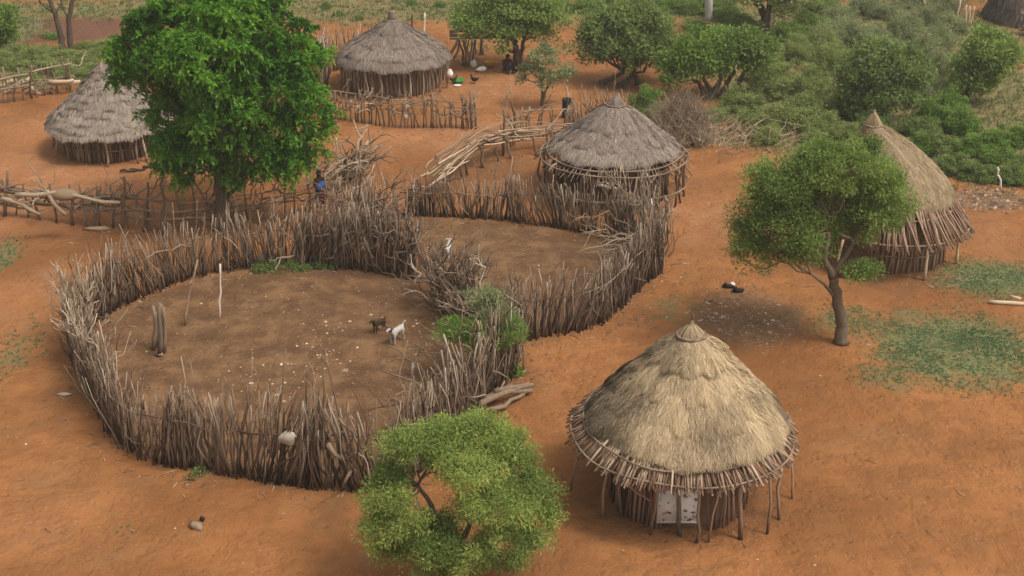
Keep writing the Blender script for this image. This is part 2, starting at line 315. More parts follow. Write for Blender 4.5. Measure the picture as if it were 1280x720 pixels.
# ---------------------------------------------------------------- palisades of upright sticks
def resample(pts, step):
    pts = np.asarray(pts)[:, :2]
    # smooth with Catmull-Rom
    out = []
    for i in range(len(pts) - 1):
        p0, p1, p2, p3 = pts[max(i - 1, 0)], pts[i], pts[i + 1], pts[min(i + 2, len(pts) - 1)]
        for t in np.linspace(0, 1, 12, endpoint=False):
            out.append(.5 * ((2 * p1) + (-p0 + p2) * t + (2 * p0 - 5 * p1 + 4 * p2 - p3) * t * t + (-p0 + 3 * p1 - 3 * p2 + p3) * t ** 3))
    out.append(pts[-1]); out = np.array(out); d = np.concatenate([[0], np.cumsum(np.linalg.norm(np.diff(out, axis=0), axis=1))])
    s = np.arange(0, d[-1], step); return np.stack([np.interp(s, d, out[:, 0]), np.interp(s, d, out[:, 1])], 1), s, d[-1]
def palisade(name, label, cat, path, seed, hfun, step=.05, mat='stick', wild=.12, n_ind=100, rails=True, group=None, tallp=.1, thick=1., tintb=0):
    rng = np.random.default_rng(seed)
    pts, s, L_ = resample(path, step); cen = pts.mean(0)
    root = thing(name, label, cat, (*cen, 0), group)
    tang = np.gradient(pts, axis=0); tang /= np.linalg.norm(tang, axis=1)[:, None]
    nor = np.stack([-tang[:, 1], tang[:, 0]], 1)
    items = []
    wav = rng.uniform(0, 6.28, 3)
    for i in range(len(pts)):
        u = s[i] / L_
        h0 = hfun(u) if callable(hfun) else hfun
        lay = rng.choice([-1, 0, 1]) * .09
        q = pts[i] + nor[i] * (lay + rng.normal(0, .04)) + tang[i] * rng.normal(0, .03)
        if math.sin(s[i] * 2.3 + wav[0]) + math.sin(s[i] * 5.1 + wav[1]) > .9 and rng.random() < .45: continue
        h = h0 * rng.uniform(.68, 1.1) * (1 + .08 * math.sin(s[i] * .9 + wav[0]) + .06 * math.sin(s[i] * 2.9 + wav[2]))
        if rng.random() < tallp: h *= rng.uniform(1.15, 1.5)
        lean_t = .15 * math.sin(s[i] * 1.7 + wav[1]) + .11 * math.sin(s[i] * .5 + wav[2]) + rng.normal(0, .05)
        lean_n = rng.normal(0, .06) - lay * .8
        if rng.random() < wild: lean_t += rng.normal(0, .38); lean_n += rng.normal(0, .22)
        d = np.array([*(tang[i] * lean_t + nor[i] * lean_n), 1.]); d /= np.linalg.norm(d)
        a = np.array([*q, float(hgt(*q)) - .05]); bb = a + d * h
        r = (.014 + .026 * rng.random() ** 1.6) * thick
        if rng.random() < .08: r *= 1.7
        items.append((a, bb, r, h * r / mpp(a) * (1 if rng.random() < .8 else .5), min(1, max(0, rng.normal(.47, .23) + tintb))))
    sc = np.array([it[3] for it in items]); order = set(np.argsort(-sc)[:n_ind].tolist())
    rest = MB()
    for j, (a, bb, r, _, tn) in enumerate(items):
        mb = MB() if j in order else rest
        n_ = 5; p = crooked(rng, a, bb, n_, .035); rr = np.linspace(r, r * .5, n_) * rng.uniform(.85, 1.15, n_)
        tt = np.repeat(np.clip(tn + np.linspace(-.14, .24, n_), 0, 1), 4)
        tube(mb, p, rr, 4, tt)
        if rng.random() < .3:
            k_ = rng.integers(2, 5); dd = (p[-1] - p[0]) / np.linalg.norm(p[-1] - p[0]) + rng.normal(0, .45, 3); e = p[min(k_, 4)] + dd * rng.uniform(.25, .6)
            tube(mb, crooked(rng, p[min(k_, 4)], e, 3, .08), np.linspace(r * .5, r * .2, 3), 3, min(1, tn + .25))
        if j in order: obj('stick', mb, M[mat], root)
    if rest.n:
        o = obj('stick', rest, M[mat], root); o['kind'] = 'stuff'
    if rails:
        for lev in (.62,):
            i = 0
            while i < len(pts) - 5:
                e = min(len(pts) - 1, i + int(rng.uniform(1.5, 3.2) / step))
                idx = np.linspace(i, e, 7).astype(int); side = rng.choice([-1, 1]) * .15
                z = np.array([(hfun(s[k] / L_) if callable(hfun) else hfun) for k in idx]) * lev + rng.normal(0, .05, 7)
                pp = np.column_stack([pts[idx] + nor[idx] * side, z]); mb = MB(); tube(mb, pp, np.linspace(.025, .014, 7), 5, rng.uniform(.3, .8)); obj('rail', mb, M[mat], root)
                if e >= len(pts) - 1: break
                i = e - int(.3 / step)
    return root, pts, tang, nor, s
def branches(root, rng, spots, n_, length, r=(.018, .035), mat='grey_stick', name='branch', zr=(.2, 1.6), bias=(0, 0, .6), spread=.8, depth=2, tint=(.45, .9), jit=.5):
    for k_ in range(n_):
        q = spots[rng.integers(len(spots))]; a = np.array([q[0] + rng.normal(0, jit * .3), q[1] + rng.normal(0, jit * .3), rng.uniform(*zr)])
        d = np.array(bias) + rng.normal(0, spread, 3); d[2] = abs(d[2]) * .6 + bias[2] * .3; d /= np.linalg.norm(d)
        mb = MB(); forked(mb, rng, a, a + d * rng.uniform(*length), rng.uniform(*r), depth, rng.uniform(*tint)); obj(name, mb, M[mat], root)

def h1(u):   # front side rises a little, the far side is lower
    return float(np.interp(u, [0, .08, .16, .3, .45, .55, .7, .9, 1], [2.2, 2.1, 1.95, 2.0, 2.0, 2.15, 2.3, 2.2, 1.9]))
rng = np.random.default_rng(11)
r1, pts1, tg1, nr1, s1 = palisade('stick_palisade', 'large ring-shaped corral fence of upright brown sticks, the bigger and nearer of two', 'fence', pen1, 5, h1, step=.022, thick=.88, wild=.16, tallp=.1)
L1 = s1[-1]
def seg(pts, u0, u1): return pts[int(u0 * len(pts)):int(u1 * len(pts))]
branches(r1, rng, seg(pts1, .34, .52), 46, (1.0, 1.7), zr=(.4, 1.4), bias=(.15, .1, 1.3), spread=.4, jit=.5)   # pale tangle on the left bulge
branches(r1, rng, seg(pts1, .58, .80), 18, (.7, 1.2), zr=(.9, 1.6), bias=(0, 0, 1.4), spread=.4, mat='stick', tint=(.5, .9), jit=.2)
branches(r1, rng, seg(pts1, .82, 1.0), 24, (1.2, 2.2), zr=(.3, 1.5), bias=(-.5, .2, .6), spread=.6, jit=1., mat='stick', tint=(.4, .85))
branches(r1, rng, seg(pts1, .0, .12), 12, (1.4, 2.4), zr=(.2, 1.2), bias=(.5, -.1, .5), spread=.6, mat='stick', tint=(.5, .95))
def h2(u): return 1.55 + .5 * max(0, min(1, (u - .35) / .15)) + .35 * math.exp(-((u - .5) / .08) ** 2)
r2, pts2, tg2, nr2, s2 = palisade('stick_palisade', 'smaller curved corral fence of upright brown sticks in front of the wide grey hut', 'fence', pen2, 6, h2, step=.024, thick=.88, wild=.07, tallp=.07)
branches(r2, rng, seg(pts2, .40, .62), 26, (1.1, 1.9), zr=(.5, 1.3), bias=(-.1, .1, 1.3), spread=.28, jit=.4)
branches(r2, rng, seg(pts2, .50, .68), 14, (1.8, 3.0), zr=(.4, 1.2), bias=(-.8, -.5, .2), spread=.25, jit=.3)
r3, pts3, tg3, nr3, s3 = palisade('stick_palisade', 'short straight screen of tall brown sticks beside the standing person in dark red', 'fence', [G(424, 294), G(438, 290), G(455, 285), G(484, 280)], 7, 1.8, step=.014, wild=.22, n_ind=100, tallp=.05)
branches(r1, rng, seg(pts1, .0, .05), 18, (1.2, 2.2), zr=(.5, 1.6), bias=(.2, 0, 1.1), spread=.5, mat='stick', tint=(.4, .9))
branches(r3, rng, pts3[len(pts3) // 3:], 14, (1.2, 2.2), zr=(.4, 1.2), mat='stick', tint=(.5, .9))
mb = MB()
for k_ in range(230):
    q = pts1[int(rng.uniform(0, .115) * len(pts1))] + rng.normal(0, .12, 2); d = np.array([rng.normal(.05, .14), rng.normal(0, .1), 1.]); a = np.array([*q, -.05]); r = rng.uniform(.014, .035)
    tube(mb, crooked(rng, a, a + d * rng.uniform(1.5, 2.2), 5, .035), np.linspace(r, r * .5, 5), 4, float(np.clip(rng.normal(.5, .2), 0, 1)))
obj('stick', mb, M['stick'], r1)['kind'] = 'stuff'
# long pale pole leaning down at the end of the corral fence
mb = MB(); stick(mb, rng, P(470, 262, 43.3), P(516, 334, 41.4), .05, .035, 6, .02, 6, .9)
obj('leaning_pole', mb, M['grey_stick'], r1)
# tall dark sticks beside the back hut
palisade('stick_palisade', 'tall stick screen standing left of the dark grey rear hut', 'fence', [G(402, 112), G(412, 92), G(428, 86), G(452, 82)], 8, 2.4, step=.05, wild=.15, n_ind=60, rails=False, tintb=-.02, mat='grey_stick')
palisade('stick_palisade', 'low mat of fine brown upright twigs behind the wide grey hut', 'fence', [G(708, 168), G(725, 160), G(748, 156), G(770, 158), G(790, 166)], 9, 1.45, step=.035, wild=.15, n_ind=60, rails=False, thick=.8, mat='grey_stick', tintb=-.1)

# brush barrier between the two pens
bb = thing('brush_barrier', 'tangled barrier of dead branches between the two corral rings', 'brush barrier', G(585, 405))
bpts = [G(548, 372), G(560, 385), G(575, 395), G(590, 408), G(605, 418), G(620, 432), G(632, 445)]
branches(bb, rng, bpts, 40, (.9, 1.8), r=(.025, .055), zr=(.1, .9), bias=(-.5, .1, .6), spread=.5, jit=.7, mat='grey_stick', depth=2, tint=(.25, .85))
branches(bb, rng, bpts[:4], 80, (1.2, 2.0), r=(.02, .04), zr=(.0, .5), bias=(0, 0, 1), spread=.45, jit=.6, mat='stick', tint=(.2, .7))
branches(bb, rng, [G(637, 430), G(640, 440)], 12, (1.2, 1.8), r=(.02, .04), zr=(.0, .5), bias=(0, 0, 1.3), spread=.25, jit=.4, mat='stick', tint=(.2, .7))
# logs at the corner
lg = [((585,530),(622,500),.09),((592,514),(640,490),.085),((600,520),(665,493),.10),((606,508),(630,486),.08),((612,521),(655,497),.07),((625,505),(668,490),.07),((598,505),(622,489),.06),((618,498),(662,488),.075)]
for j, (a, b_, r_) in enumerate(lg):
    mb = MB(); A = G(*a); B = G(*b_); A[2] += .1 + .12 * (j % 3); B[2] += .12 + .1 * (j % 2)
    stick(mb, rng, A, B, r_, r_ * .6, 6, .03, 8, rng.uniform(.35, .75)); o = obj('log', mb, M['grey_stick'], org=(A + B) / 2)
    tag(o, 'grey split log in the heap at the right corner of the large corral', 'log', 'logs heaped at the corral corner')

# ---------------------------------------------------------------- rail and post brush fences
def rail_fence(name, label, path, seed, posts, ph=1.3, rails=(.5, .95), brush=10, mat='grey_stick', railr=.045, blen=(.8, 1.8), extra=0, pr=1.):
    rng = np.random.default_rng(seed)
    pts, s, L_ = resample(path, .1); root = thing(name, label, 'fence', (*pts.mean(0), 0))
    for k_ in range(posts):
        q = pts[min(len(pts) - 1, int((k_ + rng.uniform(.1, .6) * (posts > 3)) / posts * len(pts)))]; a = np.array([*q, -.05]); h = ph * rng.uniform(.7, 1.3)
        mb = MB(); bpt = a + np.array([rng.normal(0, .12), rng.normal(0, .1), h]); r = rng.uniform(.035, .06) * pr
        p = stick(mb, rng, a, bpt, r, r * .7, 5, .03, 6, rng.uniform(.2, .6))
        if rng.random() < .5: stick(mb, rng, p[3], p[3] + np.array([rng.normal(0, .2), rng.normal(0, .15), .35]), r * .6, r * .4, 3, .05, 5, .5)
        obj('post', mb, M[mat], root)
    for lev in rails:
        i = 0
        while i < len(pts) - 4:
            e = min(len(pts) - 1, i + int(rng.uniform(18, 34))); idx = np.linspace(i, e, 6).astype(int)
            for rep in range(1 + extra):
                z = ph * lev + rng.normal(0, .06) + np.cumsum(rng.normal(0, .03, 6)); pp = np.column_stack([pts[idx] + rng.normal(0, .09, 2), z])
                mb = MB(); r = railr * rng.uniform(.6, 1.2); tube(mb, pp + rng.normal(0, .015, pp.shape), np.linspace(r, r * .6, 6), 6, rng.uniform(.35, .8)); obj('rail', mb, M[mat], root)
            i = e - 3
    branches(root, rng, pts, brush, blen, r=(.02, .045), zr=(.4, ph * .9), bias=(.3, 0, .1), spread=.7, jit=.5, mat=mat, depth=1, tint=(.3, .8))
    return root, pts
f1, fp1 = rail_fence('brush_fence', 'low fence of heavy grey logs on posts at the left edge, under a sack', [G(-25, 262), G(20, 272), G(60, 278), G(110, 282), G(155, 285)], 21, 11, 1.25, (.5, .75, .9), 36, railr=.06, extra=1)
for a, b_, r_ in [((58,238),(82,268),.09), ((2,248),(50,268),.07), ((20,244),(70,240),.08), ((75,246),(150,253),.07)]:
    mb = MB(); stick(mb, rng, P(*a, 43.6), P(*b_, 43.6), r_, r_ * .8, 5, .03, 7, .75); obj('log', mb, M['grey_stick'], f1)
for (x, yb, yt) in [(152,287,222), (6,272,214), (118,284,250)]:
    mb = MB(); A = G(x, yb); stick(mb, rng, A, P(x + 3, yt, A[1]), .06, .045, 6, .02, 6, .35); obj('post', mb, M['grey_stick'], f1)
f2, fp2 = rail_fence('brush_fence', 'fence of crooked posts and thin rails passing under the big green tree', [G(158, 284), G(200, 290), G(250, 288), G(300, 280), G(350, 272), G(395, 262), G(425, 240), G(452, 218)], 22, 18, 1.3, (.3, .55, .8), 64, railr=.04, pr=.75)
for (x, yb, yt) in [(187,286,228),(204,292,215),(206,300,252),(452,222,165),(442,226,185),(430,226,190)]:
    mb = MB(); A = G(x, yb); stick(mb, rng, A, P(x + rng.uniform(-3, 3), yt, A[1]), .055, .04, 6, .03, 6, .35); obj('post', mb, M['grey_stick'], f2)
branches(f2, rng, [G(420, 243), G(430, 236), G(440, 230)], 26, (.8, 1.8), r=(.03, .06), zr=(.1, 1.1), bias=(.6, .5, .25), spread=.5, jit=.9, tint=(.3, .85))
f3, fp3 = rail_fence('brush_fence', 'low open fence of thin upright posts before the dark grey rear hut', [G(405, 148), G(440, 152), G(480, 156), G(530, 159), G(594, 162)], 23, 42, 1.2, (.7, .9), 60, railr=.028, blen=(.4, 1.1), pr=.65)
for (x, yb, yt) in [(590,161,114),(594,161,122),(542,160,116),(585,160,125)]:
    mb = MB(); A = G(x, yb); stick(mb, rng, A, P(x - 2, yt, A[1]), .06, .045, 6, .02, 6, .5); obj('post', mb, M['grey_stick'], f3)
f4, fp4 = rail_fence('brush_fence', 'rickety pole fence behind the long pale branches beside the wide grey hut', [G(630, 190), G(655, 176), G(690, 172), G(716, 172)], 24, 15, 1.2, (.6, .95), 8, railr=.032, pr=.7)
for (x, yb, yt) in [(629,196,138),(640,172,128)]:
    mb = MB(); A = G(x, yb); stick(mb, rng, A, P(x, yt, A[1]), .06, .04, 6, .03, 6, .3); obj('post', mb, M['grey_stick'], f4)
bp_, _ = rail_fence('brush_fence', 'fence heaped with long pale bent branches running up from the smaller corral', [G(535, 250), G(560, 232), G(590, 214), G(620, 203), G(660, 196), G(700, 190)], 25, 10, 1.0, (.8,), 6, railr=.04)
for k_ in range(44):
    u = rng.uniform(0, .7); u2 = min(1, u + rng.uniform(.25, .5)); path = np.array([P(530, 220, 47.4), P(560, 200, 48.8), P(595, 172, 51), P(640, 160, 53), P(712, 156, 54)])
    tt = np.linspace(u, u2, 7) * 4; pp = np.stack([np.interp(tt, range(5), path[:, j]) for j in range(3)], 1) + rng.normal(0, .16, 3)
    pp[:, 2] += rng.uniform(-.45, .12) + np.cumsum(rng.normal(0, .05, 7)); pp[:, 2] = np.maximum(pp[:, 2], .05); pp[:, :2] += np.cumsum(rng.normal(0, .04, (7, 2)), 0)
    mb = MB(); tube(mb, pp, np.linspace(.04, .02, 7) * rng.uniform(.6, 1.2), 5, rng.uniform(.2, .95)); obj('branch', mb, M['pale_stick'], bp_)
f5, _ = rail_fence('brush_fence', 'far log fence beyond the shaggy grey hut at the top left', [G(-20, 133), G(30, 126), G(60, 118), G(95, 112)], 26, 13, 1.3, (.5, .95), 8, railr=.07)
for a, b_ in [((0,120),(38,98)), ((0,108),(20,100)), ((35,108),(52,118)), ((60,102),(92,100)), ((48,112),(100,102))]:
    mb = MB(); stick(mb, rng, P(*a, 61), P(*b_, 61), .1, .08, 5, .03, 7, .8); obj('log', mb, M['pale_stick'], f5)

# ---------------------------------------------------------------- thatched huts
def thatch(root, rng, c, tiers, mat, n_straw, slen, swid, rag=.12, tintfun=None, name='thatch', lift=.03, rough=.03, shift=(0, 0)):
    # tiers: (r_top, z_top, r_bot, z_bot); top tier first
    zt = tiers[0][1]; zb = tiers[-1][3]
    area = [(t[0] + t[2]) * math.hypot(t[2] - t[0], t[1] - t[3]) for t in tiers]; A = sum(area)
    ph = rng.uniform(0, 6.28, 8)
    for ti, (rt, z0, rb, z1) in enumerate(tiers):
        mb = MB(); seg_ = 72; nr = 6
        th = np.linspace(0, 2 * math.pi, seg_, endpoint=False); s = np.linspace(0, 1, nr)
        Sg, Tg = np.meshgrid(s, th, indexing='ij')
        def surf(Sg, Tg, off=0):
            bulge = .04 * np.sin(Sg * math.pi) * (z0 - z1)
            wob = rough * (np.sin(3 * Tg + ph[0]) + np.sin(5 * Tg + ph[1] + ti) + .7 * np.sin(11 * Tg + ph[2] + 3 * Sg) + .5 * np.sin(23 * Tg + ph[3] * ti)) * (.3 + Sg)
            r = rt + (rb - rt) * Sg + wob + bulge + off
            z = z0 + (z1 - z0) * Sg + wob * .3 + bulge + off * .5 + .035 * Sg * np.sin(7 * Tg + ph[4] + 2 * ti) + .03 * Sg * np.sin(17 * Tg + ph[5] + ti)
            k_ = np.clip((z - zb) / (zt - zb), 0, 1) ** 2
            return np.stack([c[0] + shift[0] * k_ + r * np.cos(Tg), c[1] + shift[1] * k_ + r * np.sin(Tg), c[2] + z], -1)
        v = surf(Sg, Tg); vi = surf(Sg[-1:], Tg[-1:] * 0 + th[None, :], -.10); vi[..., 2] -= .06
        vv = np.concatenate([v.reshape(-1, 3), vi.reshape(-1, 3)])
        i = np.arange(nr)[:, None] * seg_; k_ = np.arange(seg_)[None, :]; k2 = (k_ + 1) % seg_
        tn = tintfun(vv, ti) if tintfun else .4
        tn = np.clip(np.asarray(tn) - .12, 0, 1) if not np.isscalar(tn) else tn
        mb.add(vv, np.stack([i + k_, i + seg_ + k_, i + seg_ + k2, i + k2], 2).reshape(-1, 4), tn if not np.isscalar(tn) else np.full(len(vv), tn))
        # straws
        N = int(n_straw * area[ti] / A)
        u = rng.uniform(0, 1, N); S_ = (np.sqrt(rt ** 2 + u * (rb ** 2 - rt ** 2)) - rt) / (rb - rt + 1e-9); S_ = np.clip(S_ + .0, 0, 1)
        edge = rng.random(N) < .22; S_[edge] = rng.uniform(.85, 1.0, edge.sum())
        T_ = rng.uniform(0, 2 * math.pi, N)
        ln = slen * rng.uniform(.5, 1.3, N); slope = math.hypot(rb - rt, z1 - z0)
        dS = ln / slope; dT = rng.normal(0, .34, N) * ln / np.maximum(.3, rt + (rb - rt) * S_)
        S0 = S_ - dS * .5; S2 = np.minimum(S_ + dS * .5, 1 + rag / slope * rng.uniform(.1, 1.2, N))
        S0 = np.maximum(S0, 0)
        a0 = surf(S0, T_, rng.uniform(-.01, lift * .6, N)); a1 = surf((S0 + S2) / 2, T_ + dT / 2, rng.uniform(0, lift, N)); a2 = surf(S2, T_ + dT, rng.uniform(-.01, lift * 1.4, N))
        a2[:, 2] -= rng.uniform(0, .06, N) * (S2 > 1)
        tv = np.stack([-np.sin(T_), np.cos(T_), rng.normal(0, .5, N)], 1); wv = swid * rng.uniform(.6, 1.3, N)[:, None] * tv
        q = np.stack([a0 - wv, a0 + wv, a1 - wv, a1 + wv, a2 - wv * .4, a2 + wv * .4], 1)
        base_ = (tintfun(a1, ti) if tintfun else np.full(N, .45)); tn = np.clip(base_ + rng.normal(0, .16, N), 0, 1)
        ii = np.arange(N)[:, None] * 6
        mb.add(q.reshape(-1, 3), [np.concatenate([ii + np.array([[0, 1, 3, 2]]), ii + np.array([[2, 3, 5, 4]])])], np.repeat(tn, 6))
        obj(name, mb, M[mat], root)
def pt(c, r, th, z): return np.array([c[0] + r * math.cos(th), c[1] + r * math.sin(th), c[2] + z])
def hoop(root, rng, c, r, z, rad=.03, mat='rope', wob=.03, name='hoop', n_=64, shift=0):
    th = np.linspace(0, 2 * math.pi, n_ + 1); k_ = rng.uniform(0, 6.28, 3)
    rr = r + wob * (np.sin(3 * th + k_[0]) + .6 * np.sin(7 * th + k_[1])); zz = z + wob * .6 * np.sin(5 * th + k_[2])
    mb = MB(); tube(mb, np.stack([c[0] + rr * np.cos(th), c[1] + rr * np.sin(th), c[2] + zz], 1), rad, 6, .55 + .2 * np.repeat(np.sin(9 * th), 6)); obj(name, mb, M[mat], root)
def wall(root, rng, c, r, h, n_, mat='stick', gap=(0, 0), tint=.3, thick=.03):
    mb = MB()
    for k_ in range(n_):
        th = 2 * math.pi * (k_ + rng.uniform(-.3, .3)) / n_
        if gap[1] and abs((th - gap[0] + math.pi) % (2 * math.pi) - math.pi) < gap[1]: continue
        a = pt(c, r + rng.normal(0, .03), th, -.05); b_ = pt(c, r + rng.normal(0, .03), th + rng.normal(0, .04), h)
        tube(mb, crooked(rng, a, b_, 4, .02), thick * rng.uniform(.6, 1.3), 4, min(1, max(0, rng.normal(tint, .15))))
    obj('wall', mb, M[mat], root)
def inner(root, c, r, h):   # dark mud-brown lining behind the sticks
    mb = MB(); th = np.linspace(0, 2 * math.pi, 40, endpoint=False)
    v = np.concatenate([np.stack([c[0] + r * np.cos(th), c[1] + r * np.sin(th), np.full(40, c[2] + z)], 1) for z in (-.05, h)]); k_ = np.arange(40)
    mb.add(v, np.stack([k_, (k_ + 1) % 40, 40 + (k_ + 1) % 40, 40 + k_], 1), .2); obj('lining', mb, M['clay'], root, True)
def cap(root, rng, c, z, r, h, mat, shift=(0, 0), tint=.5):
    cc = (c[0] + shift[0], c[1] + shift[1], c[2]); mb = MB(); prof = [(1, 0), (.95, .12), (.75, .35), (.5, .6), (.25, .8), (.13, .93), (.1, 1.05)]
    th = np.linspace(0, 2 * math.pi, 20, endpoint=False)
    v = np.concatenate([np.stack([cc[0] + r * a * np.cos(th), cc[1] + r * a * np.sin(th), np.full(20, cc[2] + z + h * b_)], 1) for a, b_ in prof]); k_ = np.arange(20)
    f = np.concatenate([np.stack([j * 20 + k_, j * 20 + (k_ + 1) % 20, (j + 1) * 20 + (k_ + 1) % 20, (j + 1) * 20 + k_], 1) for j in range(len(prof) - 1)])
    v += rng.normal(0, .008, v.shape); mb.add(v, [f, (np.arange(20) + 20 * (len(prof) - 1)).reshape(1, -1)], tint)
    for k2_ in range(160):
        t_ = rng.uniform(0, 6.28); tube(mb, [pt(cc, r * .3, t_, z + h * .78), pt(cc, r * .85, t_ + .05, z + h * .3), pt(cc, r * 1.12, t_ + .1, z - .02)], .008, 3, rng.uniform(.2, .9), False)
    obj('cap', mb, M[mat], root)
    hoop(root, rng, cc, r * 1.06, z + .03, .035, 'rope', .01, 'cap_ring', 32)
def tiersof(prof): return [(prof[i][0] - (.0 if i == 0 else .06), prof[i][1] + (0 if i == 0 else .05), prof[i + 1][0] + .02, prof[i + 1][1]) for i in range(len(prof) - 1)]

# --- front hut, golden thatch with exposed rafters
rng = np.random.default_rng(31)
c = G(848, 618); H1 = thing('thatched_hut', 'front hut with golden straw roof, fringe of exposed rafters and white metal door', 'hut', c)
ap = P(865, 403, c[1]); ZA = ap[2] - c[2]; SH = ((ap[0] - c[0]) * .9, 0); ze = 1.82; Rr = 2.58
def prof1(t): return np.interp(t, [0, .14, .24, .44, .65, .8, .92, 1], [.04, .12, .245, .45, .665, .82, .925, 1.]) * Rr
zz = lambda t: ZA - (ZA - ze) * t
nzr = np.random.default_rng(77); K = [(nzr.normal(0, 1, 3), nzr.uniform(0, 6.28)) for _ in range(10)]
def tf1(p, ti):
    q = (p - c) * np.array([1, 1, .5]); v = sum(np.sin(q @ d * 1.1 + f) for d, f in K[:5]) / 5 + .5 * sum(np.sin(q @ d * 3.1 + f) for d, f in K[5:]) / 5
    return np.clip(.54 + .62 * v - (.12 if ti >= 2 else 0) + .08 * (ti == 1), .05, .95)
ts = [.13, .33, .93]
tr1 = [(prof1(.12), zz(.12), prof1(.29) + .10, zz(.29)), (prof1(.27) - .04, zz(.28), prof1(.5), zz(.5) + .05), (prof1(.48) - .05, zz(.48) + .05, prof1(.68), zz(.68) + .05), (prof1(.66) - .05, zz(.66) + .05, prof1(.86), zz(.86) + .06)]
thatch(H1, rng, c + np.array([.10, 0, 0]), tr1, 'straw_gold', 60000, .5, .0065, rag=.12, tintfun=tf1, lift=.035, rough=.03, shift=(SH[0] - .1, 0))
cap(H1, rng, c, zz(.12), .30, .36, 'straw_gold', shift=(SH[0] * 1.05, 0), tint=.45)
mb = MB(); stick(mb, rng, pt(c, 0, 0, ZA - .2) + np.array([SH[0] * 1.1, 0, 0]), pt(c, 0, 0, ZA + .22) + np.array([SH[0] * 1.1, 0, 0]), .035, .02, 4, .03, 6, .3); obj('peak_stick', mb, M['bark'], H1)
NR = 100
for k_ in range(NR):
    th = 2 * math.pi * (k_ + rng.uniform(-.4, .4)) / NR; mb = MB()
    a = pt(c, prof1(.7) - .14, th, zz(.7) - .12); e = pt(c, Rr * rng.uniform(.98, 1.07), th + rng.normal(0, .02), ze + rng.uniform(-.16, .0))
    stick(mb, rng, a, e, rng.uniform(.022, .04), rng.uniform(.018, .03), 4, .012, 5, rng.uniform(.35, .95)); obj('rafter', mb, M['grey_stick'], H1)
fr = MB()
for k_ in range(750):
    th = rng.uniform(0, 2 * math.pi); a = pt(c, prof1(.80) - .08, th, zz(.84) - .02); e = pt(c, Rr * rng.uniform(.93, 1.05), th + rng.normal(0, .04), ze + rng.uniform(-.16, .05)); stick(fr, rng, a, e, .024, .015, 3, .02, 4, rng.uniform(.25, .95))
obj('eave_twigs', fr, M['red_stick'], H1)
for r_, z_ in ((.995, ze + .04), (.90, ze + .30)): hoop(H1, rng, c, Rr * r_, z_, .024, 'rope', .03)
wall(H1, rng, c, 1.56, 2.3, 84, 'red_stick', (-math.pi / 2 - .02, .36), .4, .034); inner(H1, c, 1.32, 2.2)
for (x, y, tx, ty) in [(713,611,722,560),(752,646,760,590),(813,668,822,605),(850,668,846,608),(870,678,874,608),(885,678,902,605),(926,674,928,596),(959,667,962,590),(974,650,978,585),(990,626,989,570),(740,560,745,540),(800,648,802,600)]:
    A = G(x, y); mb = MB(); r = rng.uniform(.026, .042); r = .06 if x in (850, 926) else r
    tint_ = np.repeat(np.clip(np.array([.05, .3, .5, .6, .65]) + rng.uniform(-.1, .15), 0, 1), 7)
    B_ = P(tx, ty - 4, min(A[1] + .12, 40)); p = crooked(rng, A - [0, 0, .05], B_, 5, .025); tube(mb, p, np.linspace(r, r * .8, 5), 7, tint_); obj('post', mb, M['red_stick' if x != 850 else 'bark'], H1)
for k_ in range(8):
    th = math.pi * (.1 + .1 * k_); A = pt(c, 2.45, th, -.05); mb = MB(); stick(mb, rng, A, pt(c, 2.4, th, ze + .2), .045, .035, 5, .02, 6, .4); obj('post', mb, M['grey_stick'], H1)
dw = .98; dY = c[1] - 1.45
mb = MB(); A = P(848, 632, dY); box(mb, (A[0], dY, A[2]), (.92, .03, .86)); dr = obj('door', mb, M['door'], H1)
mb = MB()
for sx in (-.46, .46): box(mb, (A[0] + sx, dY - .01, A[2]), (.035, .06, .92))
for sz in (-.43, .43): box(mb, (A[0], dY - .013, A[2] + sz), (.95, .055, .03))
obj('door_rim', mb, M['white'], dr)
mb = MB(); stick(mb, rng, P(895, 616, c[1] - 1.9), P(955, 600, c[1] - 1.6), .03, .025, 5, .02, 6, .7); obj('cross_pole', mb, M['grey_stick'], H1); mb = MB(); stick(mb, rng, P(780, 600, c[1] - 1.8), P(812, 626, c[1] - 1.9), .03, .02, 5, .03, 6, .6); obj('cross_pole', mb, M['grey_stick'], H1)

# --- steep hut on the right
rng = np.random.default_rng(32)
c2 = G(1110, 316); H2 = thing('thatched_hut', 'steep conical hut with tan straw top and long bare rafters, behind the right-hand tree', 'hut', c2)
ap = P(1093, 141, c2[1]); ZA = ap[2] - c2[2]; SH2 = ((ap[0] - c2[0]), 0); Rr = 2.44; ze = 1.12
def pr2(t): return np.interp(t, [0, .12, .25, .5, .75, 1], [.05, .12, .27, .59, .79, 1.0]) * Rr
z2 = lambda t: ZA - (ZA - ze) * t
def tfn(K, c, base, amp, tier=0): 
    def f(p, ti):
        q = (p - c); v = sum(np.sin(q @ d * 1.3 + f_) for d, f_ in K[:5]) / 5 + .4 * sum(np.sin(q @ d * 4.1 + f_) for d, f_ in K[5:]) / 5
        return np.clip(base + amp * v + tier * ((ti * 7 % 5) / 5 - .4), .05, .95)
    return f
thatch(H2, rng, c2, [(pr2(.11), z2(.11), pr2(.4), z2(.4)), (pr2(.38) - .03, z2(.38), pr2(.62) - .0, z2(.62)), (pr2(.60) - .03, z2(.60), pr2(.72) - .02, z2(.72))], 'straw_tan', 24000, .5, .008, rag=.1, tintfun=tfn(K, c2, .72, .2), lift=.03, rough=.015, shift=SH2)
cap(H2, rng, c2, z2(.115), .27, .5, 'straw_tan', shift=(SH2[0], 0), tint=.5)
